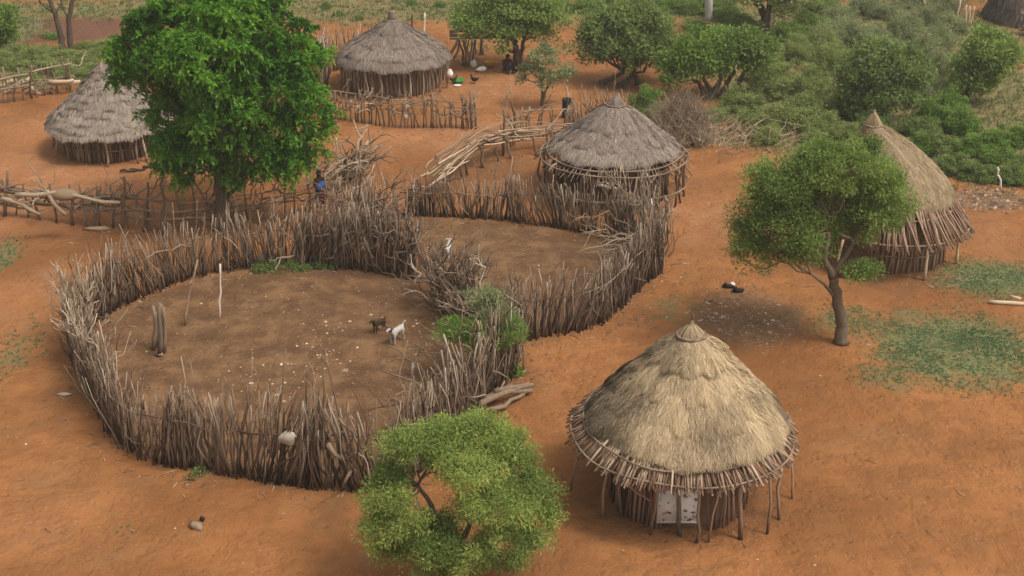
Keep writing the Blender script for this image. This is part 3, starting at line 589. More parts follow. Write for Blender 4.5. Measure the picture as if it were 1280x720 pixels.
for k_ in range(100):
    th = 2 * math.pi * (k_ + rng.uniform(-.4, .4)) / 100; mb = MB(); s_ = .3
    a = pt(c2, pr2(.64) - .02, th, z2(.64) - .02) + np.array([SH2[0] * s_, 0, 0]); e = pt(c2, Rr * rng.uniform(.97, 1.08), th + rng.normal(0, .03), ze + rng.uniform(-.18, .02))
    stick(mb, rng, a, e, rng.uniform(.025, .042), .024, 4, .012, 5, rng.uniform(.3, .9)); obj('rafter', mb, M['red_stick'], H2)
fr = MB()
for k_ in range(420):
    th = rng.uniform(0, 6.283); t0_ = rng.uniform(.64, .8); a = pt(c2, pr2(t0_) - .03, th, z2(t0_) - .03) + np.array([SH2[0] * .1, 0, 0]); e = pt(c2, Rr * rng.uniform(.93, 1.06), th + rng.normal(0, .03), ze + rng.uniform(-.16, .06)); stick(fr, rng, a, e, .03, .02, 3, .015, 4, rng.uniform(.2, .85))
obj('skirt_sticks', fr, M['red_stick'], H2)
for r_, t_ in ((.995, .985), (.84, .80)): hoop(H2, rng, c2 + np.array([SH2[0] * (1 - t_), 0, 0]), Rr * r_, z2(t_) + .03, .035, 'rope', .02)
wall(H2, rng, c2, 1.75, 1.7, 90, 'pale_stick', (math.pi * 1.17, .3), .5, .036); inner(H2, c2, 1.66, 1.6)
hoop(H2, rng, c2, 1.8, .55, .025, 'rope', .02, 'wall_hoop')
for (x, y, ty) in [(1155,351,308), (1050,342,300), (1195,330,290), (1022,322,290)]:
    A = G(x, y); mb = MB(); stick(mb, rng, A, P(x + 4, ty, A[1]), .05, .04, 5, .02, 6, .8); obj('post', mb, M['pale_stick'], H2)

# --- wide grey hut in the middle
rng = np.random.default_rng(33)
c3 = G(766, 240); H3 = thing('thatched_hut', 'wide low grey hut with ragged rafters just behind the smaller corral', 'hut', c3)
ap = P(768, 122, c3[1]); ZA = ap[2] - c3[2]; Rr = 2.78; ze = 1.42
def pr3(t): return np.interp(t, [0, .14, .4, .7, .88, 1], [.05, .15, .42, .72, .88, 1.0]) * Rr
z3 = lambda t: ZA - (ZA - ze) * t
thatch(H3, rng, c3, [(pr3(.13), z3(.13), pr3(.45), z3(.45) + .03), (pr3(.42) - .06, z3(.42), pr3(.66), z3(.66)), (pr3(.63) - .06, z3(.63), pr3(.83), z3(.83))], 'straw_grey', 24000, .4, .009, rag=.1, tintfun=tfn(K, c3, .74, .2, .1), lift=.025, rough=.035)
cap(H3, rng, c3, z3(.13), .33, .38, 'straw_grey', tint=.55)
for k_ in range(100):
    th = 2 * math.pi * (k_ + rng.uniform(-.4, .4)) / 100; mb = MB(); a = pt(c3, pr3(.74) - .1, th, z3(.74) - .1); e = pt(c3, Rr * rng.uniform(.93, 1.08), th + rng.normal(0, .05), ze + rng.uniform(-.4, .02))
    stick(mb, rng, a, e, rng.uniform(.02, .035), .018, 4, .03, 5, rng.uniform(.3, .95)); obj('rafter', mb, M['grey_stick'], H3)
for r_, z_ in ((.97, ze + .05), (.9, ze + .2)): hoop(H3, rng, c3, Rr * r_, z_, .03)
wall(H3, rng, c3, 2.0, 1.6, 110, 'stick', (0, 0), .25); inner(H3, c3, 1.9, 1.6)
for k_ in range(30):
    th = 2 * math.pi * (k_ + rng.uniform(-.3, .3)) / 30; mb = MB(); stick(mb, rng, pt(c3, 2.62, th, -.05), pt(c3, 2.62, th + rng.normal(0, .03), ze + .1), rng.uniform(.03, .055), .03, 5, .03, 5, rng.uniform(.1, .6)); obj('post', mb, M['stick'], H3)
hoop(H3, rng, c3, 2.66, .55, .03, 'rope', .05, 'rail')

# --- rear centre hut
rng = np.random.default_rng(34)
c4 = G(493, 108); H4 = thing('thatched_hut', 'smooth dark grey hut at the rear centre with a short pot-like top knob', 'hut', c4)
ap = P(490, 20, c4[1]); ZA = ap[2] - c4[2]; Rr = 2.6; ze = 1.42
def pr4(t): return np.interp(t, [0, .14, .35, .6, .85, 1], [.05, .12, .36, .68, .93, 1.0]) * Rr
z4 = lambda t: ZA - (ZA - ze) * t
thatch(H4, rng, c4, [(pr4(.12), z4(.12), pr4(.36), z4(.36)), (pr4(.34) - .05, z4(.34), pr4(.58), z4(.58)), (pr4(.56) - .05, z4(.56), pr4(.80), z4(.80)), (pr4(.78) - .04, z4(.78), pr4(1), z4(1))], 'straw_grey', 16000, .4, .011, rag=.08, tintfun=tfn(K, c4, .6, .12, .12), lift=.02, rough=.015)
cap(H4, rng, c4, z4(.13), .26, .22, 'straw_grey', tint=.35)
mb = MB(); rr_ = np.array([.0, .17, .18, .15, .16, .0]); th = np.linspace(0, 2 * math.pi, 16, endpoint=False); zz_ = np.array([.1, .1, .2, .42, .46, .44]) + z4(.13)
mb.add(np.concatenate([np.stack([c4[0] + a * np.cos(th), c4[1] + a * np.sin(th), np.full(16, c4[2] + b_)], 1) for a, b_ in zip(rr_, zz_)]), np.concatenate([np.stack([j * 16 + np.arange(16), j * 16 + (np.arange(16) + 1) % 16, (j + 1) * 16 + (np.arange(16) + 1) % 16, (j + 1) * 16 + np.arange(16)], 1) for j in range(5)]), .6); obj('pot', mb, M['straw_grey'], H4, True)
fr = MB()
for k_ in range(200):
    th = rng.uniform(0, 6.283); stick(fr, rng, pt(c4, Rr * .93, th, ze + .05), pt(c4, Rr * rng.uniform(.97, 1.05), th + rng.normal(0, .03), ze - rng.uniform(.1, .35)), .02, .012, 3, .03, 4, rng.uniform(.2, .8))
obj('eave_twigs', fr, M['grey_stick'], H4)
wall(H4, rng, c4, 2.0, 1.4, 84, 'grey_stick', (0, 0), .62, .045); inner(H4, c4, 1.92, 1.4)
for k_ in range(26):
    th = 2 * math.pi * (k_ + rng.uniform(-.3, .3)) / 26; mb = MB(); stick(mb, rng, pt(c4, 2.45, th, -.05), pt(c4, 2.45, th + rng.normal(0, .04), ze + .05), rng.uniform(.03, .055), .03, 5, .03, 5, rng.uniform(.3, .8)); obj('post', mb, M['grey_stick'], H4)

# --- left hut with many thatch layers
rng = np.random.default_rng(35)
c5 = G(142, 184); H5 = thing('thatched_hut', 'shaggy grey hut with layered thatch standing left of the big green tree', 'hut', c5)
ap = P(126, 78, c5[1]); ZA = ap[2] - c5[2]; Rr = 2.42; ze = 1.12
def pr5(t): return np.interp(t, [0, .2, .5, .75, .9, 1], [.06, .19, .52, .80, .94, 1.0]) * Rr
z5 = lambda t: ZA - (ZA - ze) * t
tt = np.linspace(.03, 1, 11)
thatch(H5, rng, c5, [(max(.03, pr5(tt[i]) - .06), z5(tt[i]) + .05, pr5(tt[i + 1]) + .09, z5(tt[i + 1])) for i in range(10)], 'straw_grey', 20000, .35, .011, rag=.09, tintfun=tfn(K, c5, .74, .16, .12), lift=.02, rough=.02)
cap(H5, rng, c5, z5(.04), .16, .22, 'straw_tan', tint=.8)
wall(H5, rng, c5, 1.85, 1.5, 84, 'grey_stick', (0, 0), .62, .045); inner(H5, c5, 1.77, 1.5)
hoop(H5, rng, c5, 1.93, .5, .03, 'rope', .03, 'wall_hoop')
for (x, y) in [(64,184),(84,200),(112,205),(134,208),(68,191),(174,204),(186,202),(196,197),(205,189)]:
    A = G(x, y); A = A + (c5 - A) * .04; mb = MB(); stick(mb, rng, A - [0, 0, .05], [A[0] + rng.normal(0, .05), A[1] + .03, ze + .05], .045, .035, 5, .02, 6, rng.uniform(.5, .95)); obj('post', mb, M['grey_stick'], H5)
for k_ in range(9):
    th = math.pi * (.05 + .11 * k_); mb = MB(); stick(mb, rng, pt(c5, 2.15, th, -.05), pt(c5, 2.15, th, ze + .05), .045, .035, 5, .02, 6, .6); obj('post', mb, M['grey_stick'], H5)
for x, y in [(105,158),(112,152),(158,158)]:
    mb = MB(); A = P(x, y, c5[1] - 1.8); blob(mb, A, (.16, .14, .08), rng, tint=.4); obj('straw_wad', mb, M['straw_gold'], H5)

# --- dark hut cut by the top right corner
rng = np.random.default_rng(36)
c6 = G(1288, 24); H6 = thing('thatched_hut', 'dark shaggy hut with thatch reaching the ground at the top right corner', 'hut', c6)
thatch(H6, rng, c6, [(.1, 3.3, 1.4, 2.2), (1.35, 2.25, 2.2, .9), (2.15, .95, 2.5, .1)], 'straw_grey', 7000, .7, .025, rag=.12, tintfun=tfn(K, c6, .3, .25), lift=.08, rough=.03)
for k_ in range(11):
    mb = MB(); y_ = c6[1] - 3.1 - rng.uniform(0, .5); z_ = .1 + .13 * (k_ // 4); stick(mb, rng, (c6[0] - 1.5 + rng.normal(0, .2), y_, z_), (c6[0] + 1.2 + rng.normal(0, .2), y_ + rng.normal(0, .15), z_ + rng.normal(0, .05)), .08, .06, 5, .02, 6, rng.uniform(.3, .8))
    tag(obj('log', mb, M['pale_stick'], org=(c6[0], y_, 0)), 'red-brown pole in the woodpile before the dark corner hut', 'log', 'poles in the far woodpile')
# stick stand near it
ss = thing('stick_stand', 'stand of pale upright poles in the scrub at the top right', 'stick stand', G(1208, 33))
for x, y, tx, ty, r_ in [(1198,34,1201,-4,.06),(1202,33,1206,8,.05),(1207,33,1208,6,.06),(1210,33,1212,8,.06),(1213,33,1218,8,.05),(1204,32,1211,10,.05),(1216,31,1218,10,.04)]:
    A = G(x, y); mb = MB(); stick(mb, rng, A, P(tx, ty, A[1]), r_, r_ * .8, 5, .03, 6, rng.uniform(.5, .95)); obj('pole', mb, M['pale_stick'], ss)

# ---------------------------------------------------------------- trees and bushes
def leafquads(mb, pos, d, L_, W_, tint, rng):
    N = len(pos); d = d / (np.linalg.norm(d, axis=1)[:, None] + 1e-9)
    s = np.cross(d, rng.normal(0, 1, (N, 3)) + np.array([0, 0, 1.2])); s /= np.linalg.norm(s, axis=1)[:, None] + 1e-9
    L_ = L_ * rng.uniform(.6, 1.3, N)[:, None]; W_ = W_ * rng.uniform(.7, 1.2, N)[:, None]
    v = np.stack([pos, pos + d * L_ * .45 + s * W_, pos + d * L_, pos + d * L_ * .45 - s * W_], 1)
    ii = np.arange(N)[:, None] * 4 + np.arange(4)[None, :]; mb.add(v.reshape(-1, 3), ii, np.repeat(np.clip(tint, 0, 1), 4))
def rosettes(mb, rng, cen, R_, fr, lf, L_, W_, tc_):
    N = len(cen); d = rng.normal(0, 1, (N, fr, 3)); d[..., 2] = d[..., 2] * .7 + .25; d /= np.linalg.norm(d, axis=2)[..., None]
    t = np.linspace(.2, 1, lf)[None, None, :, None]; Rn = R_[:, None, None, None] * rng.uniform(.7, 1.2, (N, fr, 1, 1))
    p = cen[:, None, None, :] + d[:, :, None, :] * t * Rn; p[..., 2] -= (t[..., 0] ** 2) * Rn[..., 0] * .45
    rd = rng.normal(0, 1, (N, fr, lf, 3)); dd = d[:, :, None, :] * .6 + rd * .5; dd[..., 2] -= .45 * t[..., 0]
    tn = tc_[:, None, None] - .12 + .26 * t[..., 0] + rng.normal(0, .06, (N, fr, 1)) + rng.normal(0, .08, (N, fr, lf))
    leafquads(mb, p.reshape(-1, 3), dd.reshape(-1, 3), L_, W_, tn.ravel(), rng)
def fuzz(mb, rng, cen, R_, per, L_, W_, tc_, droop=.2):
    N = len(cen); o = rng.normal(0, 1, (N, per, 3)); o /= np.linalg.norm(o, axis=2)[..., None]; o *= (rng.uniform(0, 1, (N, per, 1)) ** .45)
    p = cen[:, None, :] + o * R_[:, None, None] * np.array([1, 1, .75]); dd = o + rng.normal(0, .6, o.shape); dd[..., 2] += .3 - droop * 2
    tn = tc_[:, None] + rng.normal(0, .11, (N, per)); leafquads(mb, p.reshape(-1, 3), dd.reshape(-1, 3), L_, W_, tn.ravel(), rng)
def lobes_pts(rng, lobes, per, shell=(.55, 1.)):
    cen = []; own = []
    dens = np.array([l[1] ** 2 for l in lobes]); dens = dens / dens.sum() * per
    for i, (c_, r_, *q) in enumerate(lobes):
        n_ = max(4, int(dens[i])); d = rng.normal(0, 1, (n_, 3)); d[:, 2] = np.where(rng.random(n_) < .6, np.abs(d[:, 2]), d[:, 2]); d /= np.linalg.norm(d, axis=1)[:, None]
        rr = r_ * rng.uniform(*shell, n_)[:, None]; cen.append(np.asarray(c_) + d * rr * np.array([1, 1, q[0] if q else .75])); own += [i] * n_
    return np.concatenate(cen), np.array(own)
def trunkpath(rng, pts, r0, r1, tint=.5, sides=9):
    mb = MB(); pts = np.asarray(pts, float); n_ = 4 * len(pts); t = np.linspace(0, len(pts) - 1, n_)
    p = np.stack([np.interp(t, range(len(pts)), pts[:, j]) for j in range(3)], 1); p[1:-1] = (p[:-2] + p[1:-1] * 2 + p[2:]) / 4; p[1:-1] += rng.normal(0, r0 * .12, p[1:-1].shape)
    r = np.linspace(r0, r1, n_); r[0] *= 1.35; r[1] *= 1.12; tube(mb, p, r, sides, tint); return mb
def tree(name, label, cat, base, trunks, lobes, style, leaf, seed, nclump=200, per=150, lsize=(.09, .025), cr=.35, group=None, limb_tint=.45, gap=None, twigs=5, barktint=.5):
    """trunks: list of (list of points, r0, r1); lobes: list of (centre, radius, zscale)"""
    rng = np.random.default_rng(seed); root = thing(name, label, cat, base, group)
    tops = []
    for pts, r0, r1 in trunks:
        obj('trunk', trunkpath(rng, pts, r0, r1, barktint), M['bark'], root, True); tops.append((np.asarray(pts[-1], float), r1))
    cen, own = lobes_pts(rng, lobes, nclump)
    if gap is not None: keep = gap(cen); cen = cen[keep]; own = own[keep]
    for i, l in enumerate(lobes):
        k_ = min(range(len(tops)), key=lambda j: np.linalg.norm(tops[j][0] - l[0])); a, r = tops[k_]; mb = MB()
        e = np.asarray(l[0], float) - np.array([0, 0, l[1] * .2]); p = crooked(rng, a, e, 7, .07); rr = min(r * .75, .02 + .035 * l[1] + .02); tube(mb, p, np.linspace(rr, rr * .35, 7), 6, limb_tint)
        mine = cen[own == i]
        for q in mine[rng.permutation(len(mine))[:twigs * 2]]:
            s_ = p[rng.integers(3, 7)]; tube(mb, crooked(rng, s_, q, 4, .08), np.linspace(rr * .35, .006, 4), 4, limb_tint)
        obj('limb', mb, M['bark'], root)
    mb = MB(); ct = .5 + rng.normal(0, .15, len(cen)); lobt = rng.normal(0, .11, len(lobes)); ct = ct + lobt[own]
    R_ = cr * rng.uniform(.7, 1.3, len(cen))
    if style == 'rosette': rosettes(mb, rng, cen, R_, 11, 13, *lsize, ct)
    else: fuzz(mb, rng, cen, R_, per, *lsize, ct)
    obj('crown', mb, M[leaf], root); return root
def LB(base, lst, sc=1.):      # lobes given where they appear: (px, py, radius px, depth offset m, zscale)
    out = []
    for px, py, r, dy, *z in lst:
        q = P(px, py, base[1] + dy); out.append((q, r * mpp(q) * sc, z[0] if z else .8))
    return out
# big green tree
b = G(277, 287)
t1p = [b, P(276, 250, b[1]), P(273, 212, b[1]), P(270, 185, b[1] + .1)]
tree('broadleaf_tree', 'largest tree, vivid green with a dense rounded crown, at the left behind the corral', 'tree', b,
     [(t1p, .24, .17), ([t1p[1], P(300, 232, b[1] + .2), P(318, 205, b[1] + .4)], .08, .05)],
     LB(b, [(270,120,72,0),(206,86,52,-.3),(172,72,40,0),(218,138,42,.2),(205,45,56,.6),(280,25,62,0),(335,40,55,.4),(375,70,42,0),(350,110,55,-.5),(385,150,34,.2),(335,165,50,0),(280,150,50,-1.2),(300,200,36,.2),(225,180,38,-.6),(255,75,60,-1.5),(240,5,50,.3),(310,0,50,.8),(160,98,26,.4),(365,190,34,.3),(215,210,22,0),(345,210,22,-.3),(240,215,26,.1),(245,190,34,-.8),(330,195,34,-.5),(300,222,22,0),(370,205,24,0),(390,120,26,.6),(210,185,22,.2),(250,100,70,2.),(320,90,65,2.2)]),
     'rosette', 'leaf_neem', 41, nclump=1150, lsize=(.15, .034), cr=.38, twigs=3, barktint=.3)
# near tree at bottom
b = G(560, 742)
def hole(cen):
    k_ = np.ones(len(cen), bool)
    for px, py, r in ((541, 614, 6), (526, 598, -2), (586, 664, 2), (622, 600, -6), (500, 640, -7)):
        for j, q in enumerate(cen):
            dpt = q[1] * math.cos(PITCH) + (CAMH - q[2]) * math.sin(PITCH); x = 640 + F * q[0] / dpt; y = 360 - F * ((q[2] - CAMH) * math.cos(PITCH) + q[1] * math.sin(PITCH)) / dpt
            if (x - px) ** 2 + (y - py) ** 2 < (r + 14) ** 2: k_[j] = False
    return k_
tk = [b, P(562, 722, b[1]), P(566, 700, b[1]), P(572, 680, b[1])]
tree('acacia_tree', 'feathery light green tree at the bottom centre, with a gap in its crown', 'tree', b,
     [(tk, .13, .09), ([tk[1], P(530, 680, b[1] - .1), P(545, 640, b[1]), P(522, 606, b[1] + .1)], .08, .04), ([tk[2], P(590, 650, b[1] + .3), P(600, 610, b[1] + .4)], .07, .04)],
     LB(b, [(575,560,42,.6),(525,555,38,.3),(500,560,26,0),(610,550,40,.7),(640,590,44,.6),(665,620,36,.4),(620,640,46,-.2),(590,600,40,-.4),(480,620,32,-.2),(490,660,38,-.4),(530,685,40,-.6),(575,690,44,-.7),(630,685,44,-.2),(670,655,32,.2),(500,600,34,.2),(545,665,34,-.3),(520,630,30,-.6),(560,590,30,-.2),(600,640,36,-.7),(545,705,34,-.3),(600,570,40,1.4),(485,690,24,-.2),(600,530,24,.8),(560,535,24,.6),(640,555,26,.4)]),
     'fuzz', 'leaf_near', 42, nclump=760, per=135, lsize=(.085, .012), cr=.23, twigs=4, gap=hole)
# right tree
b = G(1051, 432)
t3 = [b, P(1052, 400, b[1]), P(1047, 375, b[1]), P(1041, 345, b[1])]
tree('acacia_tree', 'mid green spreading tree with a bare twisted trunk, in front of the steep hut', 'tree', b,
     [(t3, .19, .13), ([t3[3], P(1030, 325, b[1] - .1), P(1035, 290, b[1])], .11, .06), ([t3[3], P(1060, 315, b[1] + .2), P(1075, 280, b[1] + .3)], .09, .05), ([t3[2], P(1028, 352, b[1] - .2), P(1012, 342, b[1] - .3)], .06, .03)],
     LB(b, [(1020,225,45,0),(975,245,44,-.3),(950,275,36,0),(985,285,44,-.5),(935,300,24,-.2),(960,318,26,-.3),(1005,320,30,-.6),(1040,260,50,.8),(1085,225,42,.6),(1110,245,34,.3),(1060,210,36,-.3),(1005,205,30,.2),(1095,275,34,.3),(1120,262,22,.2),(1070,285,32,1),(1070,342,20,-.2),(1085,335,14,-.2),(1035,195,28,.5),(1080,190,22,.4),(925,322,14,0),(990,255,42,1.6),(1030,300,24,.2),(960,225,28,.5)]),
     'fuzz', 'leaf_right', 43, nclump=560, per=130, lsize=(.10, .02), cr=.3, twigs=5)
def simple_tree(label, bx, by, trunks, lobes, leaf, seed, ncl=160, per=85, ls=(.17, .045), cr=.42, name='shade_tree', r0=.14, style='fuzz', bt=.3, group=None):
    b = G(bx, by); T = []
    for t_ in trunks:
        T.append(([G(*t_[0])] + [P(x, y, b[1]) for x, y in t_[1:]], r0, r0 * .6))
    return tree(name, label, 'tree', b, T, LB(b, lobes), style, leaf, seed, ncl, per, ls, cr, group, twigs=2, barktint=bt)
simple_tree('broad green tree shading the stick platform and the resting people at the rear', 649, 86, [[(650,86),(651,68),(655,50)], [(645,87),(648,66),(640,48)]],
     [(655,22,34,0),(620,25,32,.3),(590,22,26,.4),(690,25,26,.2),(640,5,32,.4),(675,3,26,.4),(600,38,22,0),(630,42,26,-.3),(665,42,22,-.2),(578,30,16,0),(610,6,24,.5)], 'leaf_right', 51, 190)
simple_tree('slender pale green sapling standing in bare earth left of the twig mat', 677, 132, [[(677,132),(678,115),(676,100)], [(677,132),(682,112),(690,100)]],
     [(680,72,20,0),(665,88,15,0),(700,95,16,0),(682,98,16,-.2),(655,98,9,0),(712,93,9,0),(678,62,12,.2)], 'leaf_grey', 52, 62, 45, (.12, .04), .28, 'sapling', .07)
simple_tree('round dark green tree on leaning trunks, right of the pale sapling', 775, 106, [[(752,104),(765,98),(780,90)], [(772,106),(785,100),(792,92)], [(798,104),(796,98),(790,92)]],
     [(785,45,40,0),(750,50,30,.2),(820,50,28,.2),(785,22,30,.4),(755,30,26,.4),(815,28,24,.4),(735,62,18,0),(770,66,28,-.5),(805,66,26,-.4),(830,64,20,0),(790,80,18,-.3)], 'leaf_dark', 53, 230, 95)
simple_tree('bright green many-stemmed tree right of the round dark tree', 888, 124, [[(888,124),(888,112),(880,100)], [(889,124),(895,110),(902,98)], [(884,124),(878,112),(874,104)]],
     [(880,70,30,0),(855,80,26,0),(900,65,24,.2),(870,55,22,.3),(845,90,20,-.2),(880,84,20,-.3),(890,50,18,.3),(838,78,14,0),(900,80,22,-.1)], 'leaf_lime', 54, 180, 85)
simple_tree('darker small tree leaning against its bright many-stemmed neighbour', 921, 122, [[(920,123),(924,106),(930,90)], [(900,124),(908,105),(918,90)]],
     [(935,65,26,0),(950,60,20,.1),(925,55,22,.2),(940,78,18,-.2),(958,72,14,0),(940,48,18,.3)], 'leaf_right', 55, 130, 85)
simple_tree('dark thick-trunked tree cut off by the top edge', 957, 42, [[(957,42),(958,22),(962,4)], [(958,24),(950,8),(944,0)]],
     [(950,0,30,0),(985,-8,34,0),(930,-12,26,.3),(965,-25,40,.5),(1005,0,22,0)], 'leaf_olive', 56, 130, 85, r0=.22)
simple_tree('dense dark tree in the thicket behind the tip of the steep hut', 1105, 150, [[(1103,150),(1104,130),(1105,110)]],
     [(1100,95,40,0),(1075,100,30,0),(1130,95,32,0),(1100,70,28,.5),(1080,78,22,.4),(1125,75,24,.4),(1100,120,34,-.5),(1075,122,22,-.3),(1130,118,26,-.3),(1062,100,18,0),(1148,100,18,0)], 'leaf_dark', 57, 240, 95, bt=.2)
simple_tree('small round-headed tree on a forked trunk, below the stick stand', 1207, 128, [[(1207,128),(1210,112),(1214,100)], [(1207,127),(1202,112),(1200,102)]],
     [(1235,70,30,0),(1215,80,24,0),(1250,60,18,.2),(1232,52,20,.3),(1240,90,20,-.1),(1205,95,18,0),(1222,102,18,-.2),(1262,72,10,0)], 'leaf_right', 58, 150, 85, bt=.2)
simple_tree('leafy green tree clipped by the top left corner', 2, 66, [[(2,66),(3,50),(0,35)]], [(0,30,20,0),(-20,20,24,.3),(5,48,14,0),(8,15,12,.2),(-25,45,20,0)], 'leaf_lime', 59, 90, 80)
# bare two-trunk tree
b = G(84, 66); rng = np.random.default_rng(60); tr = thing('bare_tree', 'nearly leafless tree with two slim dark trunks at the top left', 'tree', b)
for pts in ([G(80, 66), P(74, 40, b[1]), P(70, 20, b[1]), P(62, 2, b[1]), P(58, -20, b[1])], [G(89, 66), P(87, 40, b[1]), P(86, 22, b[1]), P(91, 0, b[1]), P(93, -25, b[1])]):
    obj('trunk', trunkpath(rng, pts, .16, .08, .25), M['bark'], tr, True)
for a, e in (((70,18),(50,2)), ((70,20),(76,-10)), ((86,24),(72,4)), ((50,3),(46,-12)), ((87,10),(100,-14))):
    mb = MB(); forked(mb, rng, P(*a, b[1]), P(*e, b[1] + .2), .06, 2, .25); obj('limb', mb, M['bark'], tr)
mb = MB(); cen = np.array([P(x, y, b[1] + .3) for x, y in ((100,6),(104,12),(96,-4),(108,2),(60,-14),(88,-18))]); fuzz(mb, rng, cen, np.full(6, .4), 40, .14, .04, np.full(6, .5)); obj('crown', mb, M['leaf_grey'], tr)

# bushes: prototypes, then copies with their parts
def copy_tree(o, loc, rz, sc, label, group=None, cat=None, name=None):
    r = o.copy(); C.objects.link(r); r.location = tuple(float(q) for q in loc); r.rotation_euler = (0, 0, rz); r.scale = sc; r['label'] = label
    if group: r['group'] = group
    for ch in list(o.children):
        q = ch.copy(); C.objects.link(q); q.parent = r
    return r
def make_bush(leaf, seed, ncl, per, ls, cr, stems=9, nm='bush', bark='grey_stick'):
    rng = np.random.default_rng(seed); root = thing(nm, 'bush', 'bush', (0, 0, 0)); mb = MB()
    d = rng.normal(0, 1, (ncl, 3)); d[:, 2] = np.abs(d[:, 2]); d /= np.linalg.norm(d, axis=1)[:, None]; ang = np.arctan2(d[:, 1], d[:, 0]); k_ = rng.uniform(0, 6.28, 3)
    rad = (.72 + .16 * np.sin(2 * ang + k_[0]) + .14 * np.sin(5 * ang + k_[1] + 2 * d[:, 2])) * rng.uniform(.45, 1.08, ncl)
    cen = d * rad[:, None] * np.array([1, 1, 1.0]); cen[:, 2] = cen[:, 2] + .12
    for k2 in range(stems):
        q = cen[rng.integers(ncl)]; forked(mb, rng, (rng.normal(0, .06), rng.normal(0, .06), -.08), q, .022, 2, .4, spread=.5)
    obj('stems', mb, M[bark], root); mb = MB(); ct = .5 + rng.normal(0, .14, ncl); fuzz(mb, rng, cen, cr * rng.uniform(.6, 1.4, ncl), per, *ls, ct); obj('leaves', mb, M[leaf], root); return root
PR = {'o': make_bush('leaf_olive', 71, 150, 70, (.075, .018), .17), 'g': make_bush('leaf_lime', 72, 150, 70, (.08, .024), .16), 'd': make_bush('leaf_dark', 73, 150, 80, (.075, .022), .17), 'y': make_bush('leaf_grey', 74, 130, 45, (.07, .016), .18, 26), 'm': make_bush('leaf_right', 75, 150, 75, (.075, .02), .17)}
used = set(); rng = np.random.default_rng(80)
def bush(kind, x, y, rpx, hz=1., label='', group=None):
    q = G(x, y); s = rpx * mpp(q); rz = rng.uniform(0, 6.28); sc = (s * rng.uniform(.95, 1.1), s * rng.uniform(.85, 1.05), s * hz)
    if kind not in used:
        used.add(kind); o = PR[kind]; o.location = tuple(float(v) for v in q); o.rotation_euler = (0, 0, rz); o.scale = sc; o['label'] = label
        if group: o['group'] = group
    else: o = copy_tree(PR[kind], q, rz, sc, label, group)
    if kind not in grp_clean and not group: grp_clean[kind] = 1
    if not group and 'group' in o: del o['group']
    return o
grp_clean = {}
TH = 'olive green scrub bush in the thicket right of the bright shade trees'
for x, y, r, h in [(895,150,26,.7),(940,160,32,.8),(985,160,38,.9),(1030,168,34,.8),(965,125,36,1.),(1010,120,36,1.),(1040,90,36,1.),(995,75,32,.9),(1060,175,26,.7),(925,140,34,.9),(960,175,30,.7),(1015,150,40,.9),(1020,180,26,.6),(960,100,36,.9),(1055,140,34,.9),(1025,65,34,.9)]:
    bush('o', x, y, r, h, TH, 'olive scrub in the thicket')
TH2 = 'grey-green feathery bush in the upper right scrub above the dense dark tree'
for x, y, r, h in [(1090,60,34,1.),(1130,45,36,1.),(1170,60,36,1.),(1060,50,32,.9),(1160,30,30,.9),(1175,92,34,.9),(1045,30,30,.9),(1110,22,30,.8),(1110,80,36,1.),(1150,75,38,1.),(1190,40,30,.8),(1080,15,34,.9),(1140,8,34,.9),(1185,12,28,.8),(1035,55,34,1.),(1170,120,34,.9),(1150,130,36,.9)]:
    bush('y', x, y, r, h, TH2, 'grey-green scrub at the upper right')
TH3 = 'dark green bush above the rubble strip, right of the steep hut'
for x, y, r, h in [(1190,215,34,.7),(1225,225,32,.7),(1260,228,34,.7),(1165,190,34,.8),(1285,215,34,.8),(1150,170,32,.8)]:
    bush('d', x, y, r, h, TH3, 'dark bushes above the rubble strip')
TH4 = 'bright green rounded bush among darker scrub right of the steep hut tip'
for x, y, r, h in [(1165,160,34,1.),(1200,165,34,.9),(1240,185,34,.7),(1275,180,32,.7),(1215,190,32,.7),(1185,140,32,.9),(1150,190,30,.8),(1255,205,32,.6)]:
    bush('g', x, y, r, h, TH4, 'bright bushes right of the steep hut')
bush('g', 808, 150, 30, 1.35, 'small bright green bush right behind the wide grey hut peak')
bush('m', 1088, 165, 30, .8, 'dark shrub at the foot of the dense dark tree')
TH5 = 'green hedge bush in the belt along the top edge around the grey post'
for x, y, r, h in [(735,12,30,.6),(775,8,30,.6),(820,14,30,.7),(860,16,28,.7),(905,22,32,.7),(925,35,28,.7),(870,36,24,.5),(830,34,20,.5),(900,44,22,.5),(700,10,24,.5),(755,18,24,.5),(795,24,26,.6),(840,10,32,.7),(885,12,34,.7),(1010,40,32,.8),(1025,20,32,.8),(985,50,30,.8)]:
    bush('m', x, y, r, h, TH5, 'bushes in the green belt at the top')
TH6 = 'low grey-green scrub bush beyond the far log fence at the upper left'
for x, y, r, h in [(60,88,26,.7),(25,85,24,.6),(100,84,26,.7),(35,100,22,.6),(75,76,24,.7),(125,75,22,.7),(5,78,24,.6),(60,46,14,.5),(130,62,18,.6),(20,70,26,.6),(45,75,26,.7),(85,95,26,.6),(115,95,24,.6),(110,62,20,.5),(145,88,24,.7)]:
    bush('o', x, y, r, h, TH6, 'scrub beyond the far log fence')
bush('m', 70, 47, 14, .5, 'dark low bush at the edge of the ploughed brown field')
TH7 = 'small round shrub on the grassy strip beyond the rear centre hut'
for x, y, r, h in [(422,18,8,.9),(450,24,8,.7),(515,6,9,.8),(550,8,10,.8),(408,8,9,1.)]:
    bush('m', x, y, r, h, TH7, 'small shrubs beyond the rear hut')
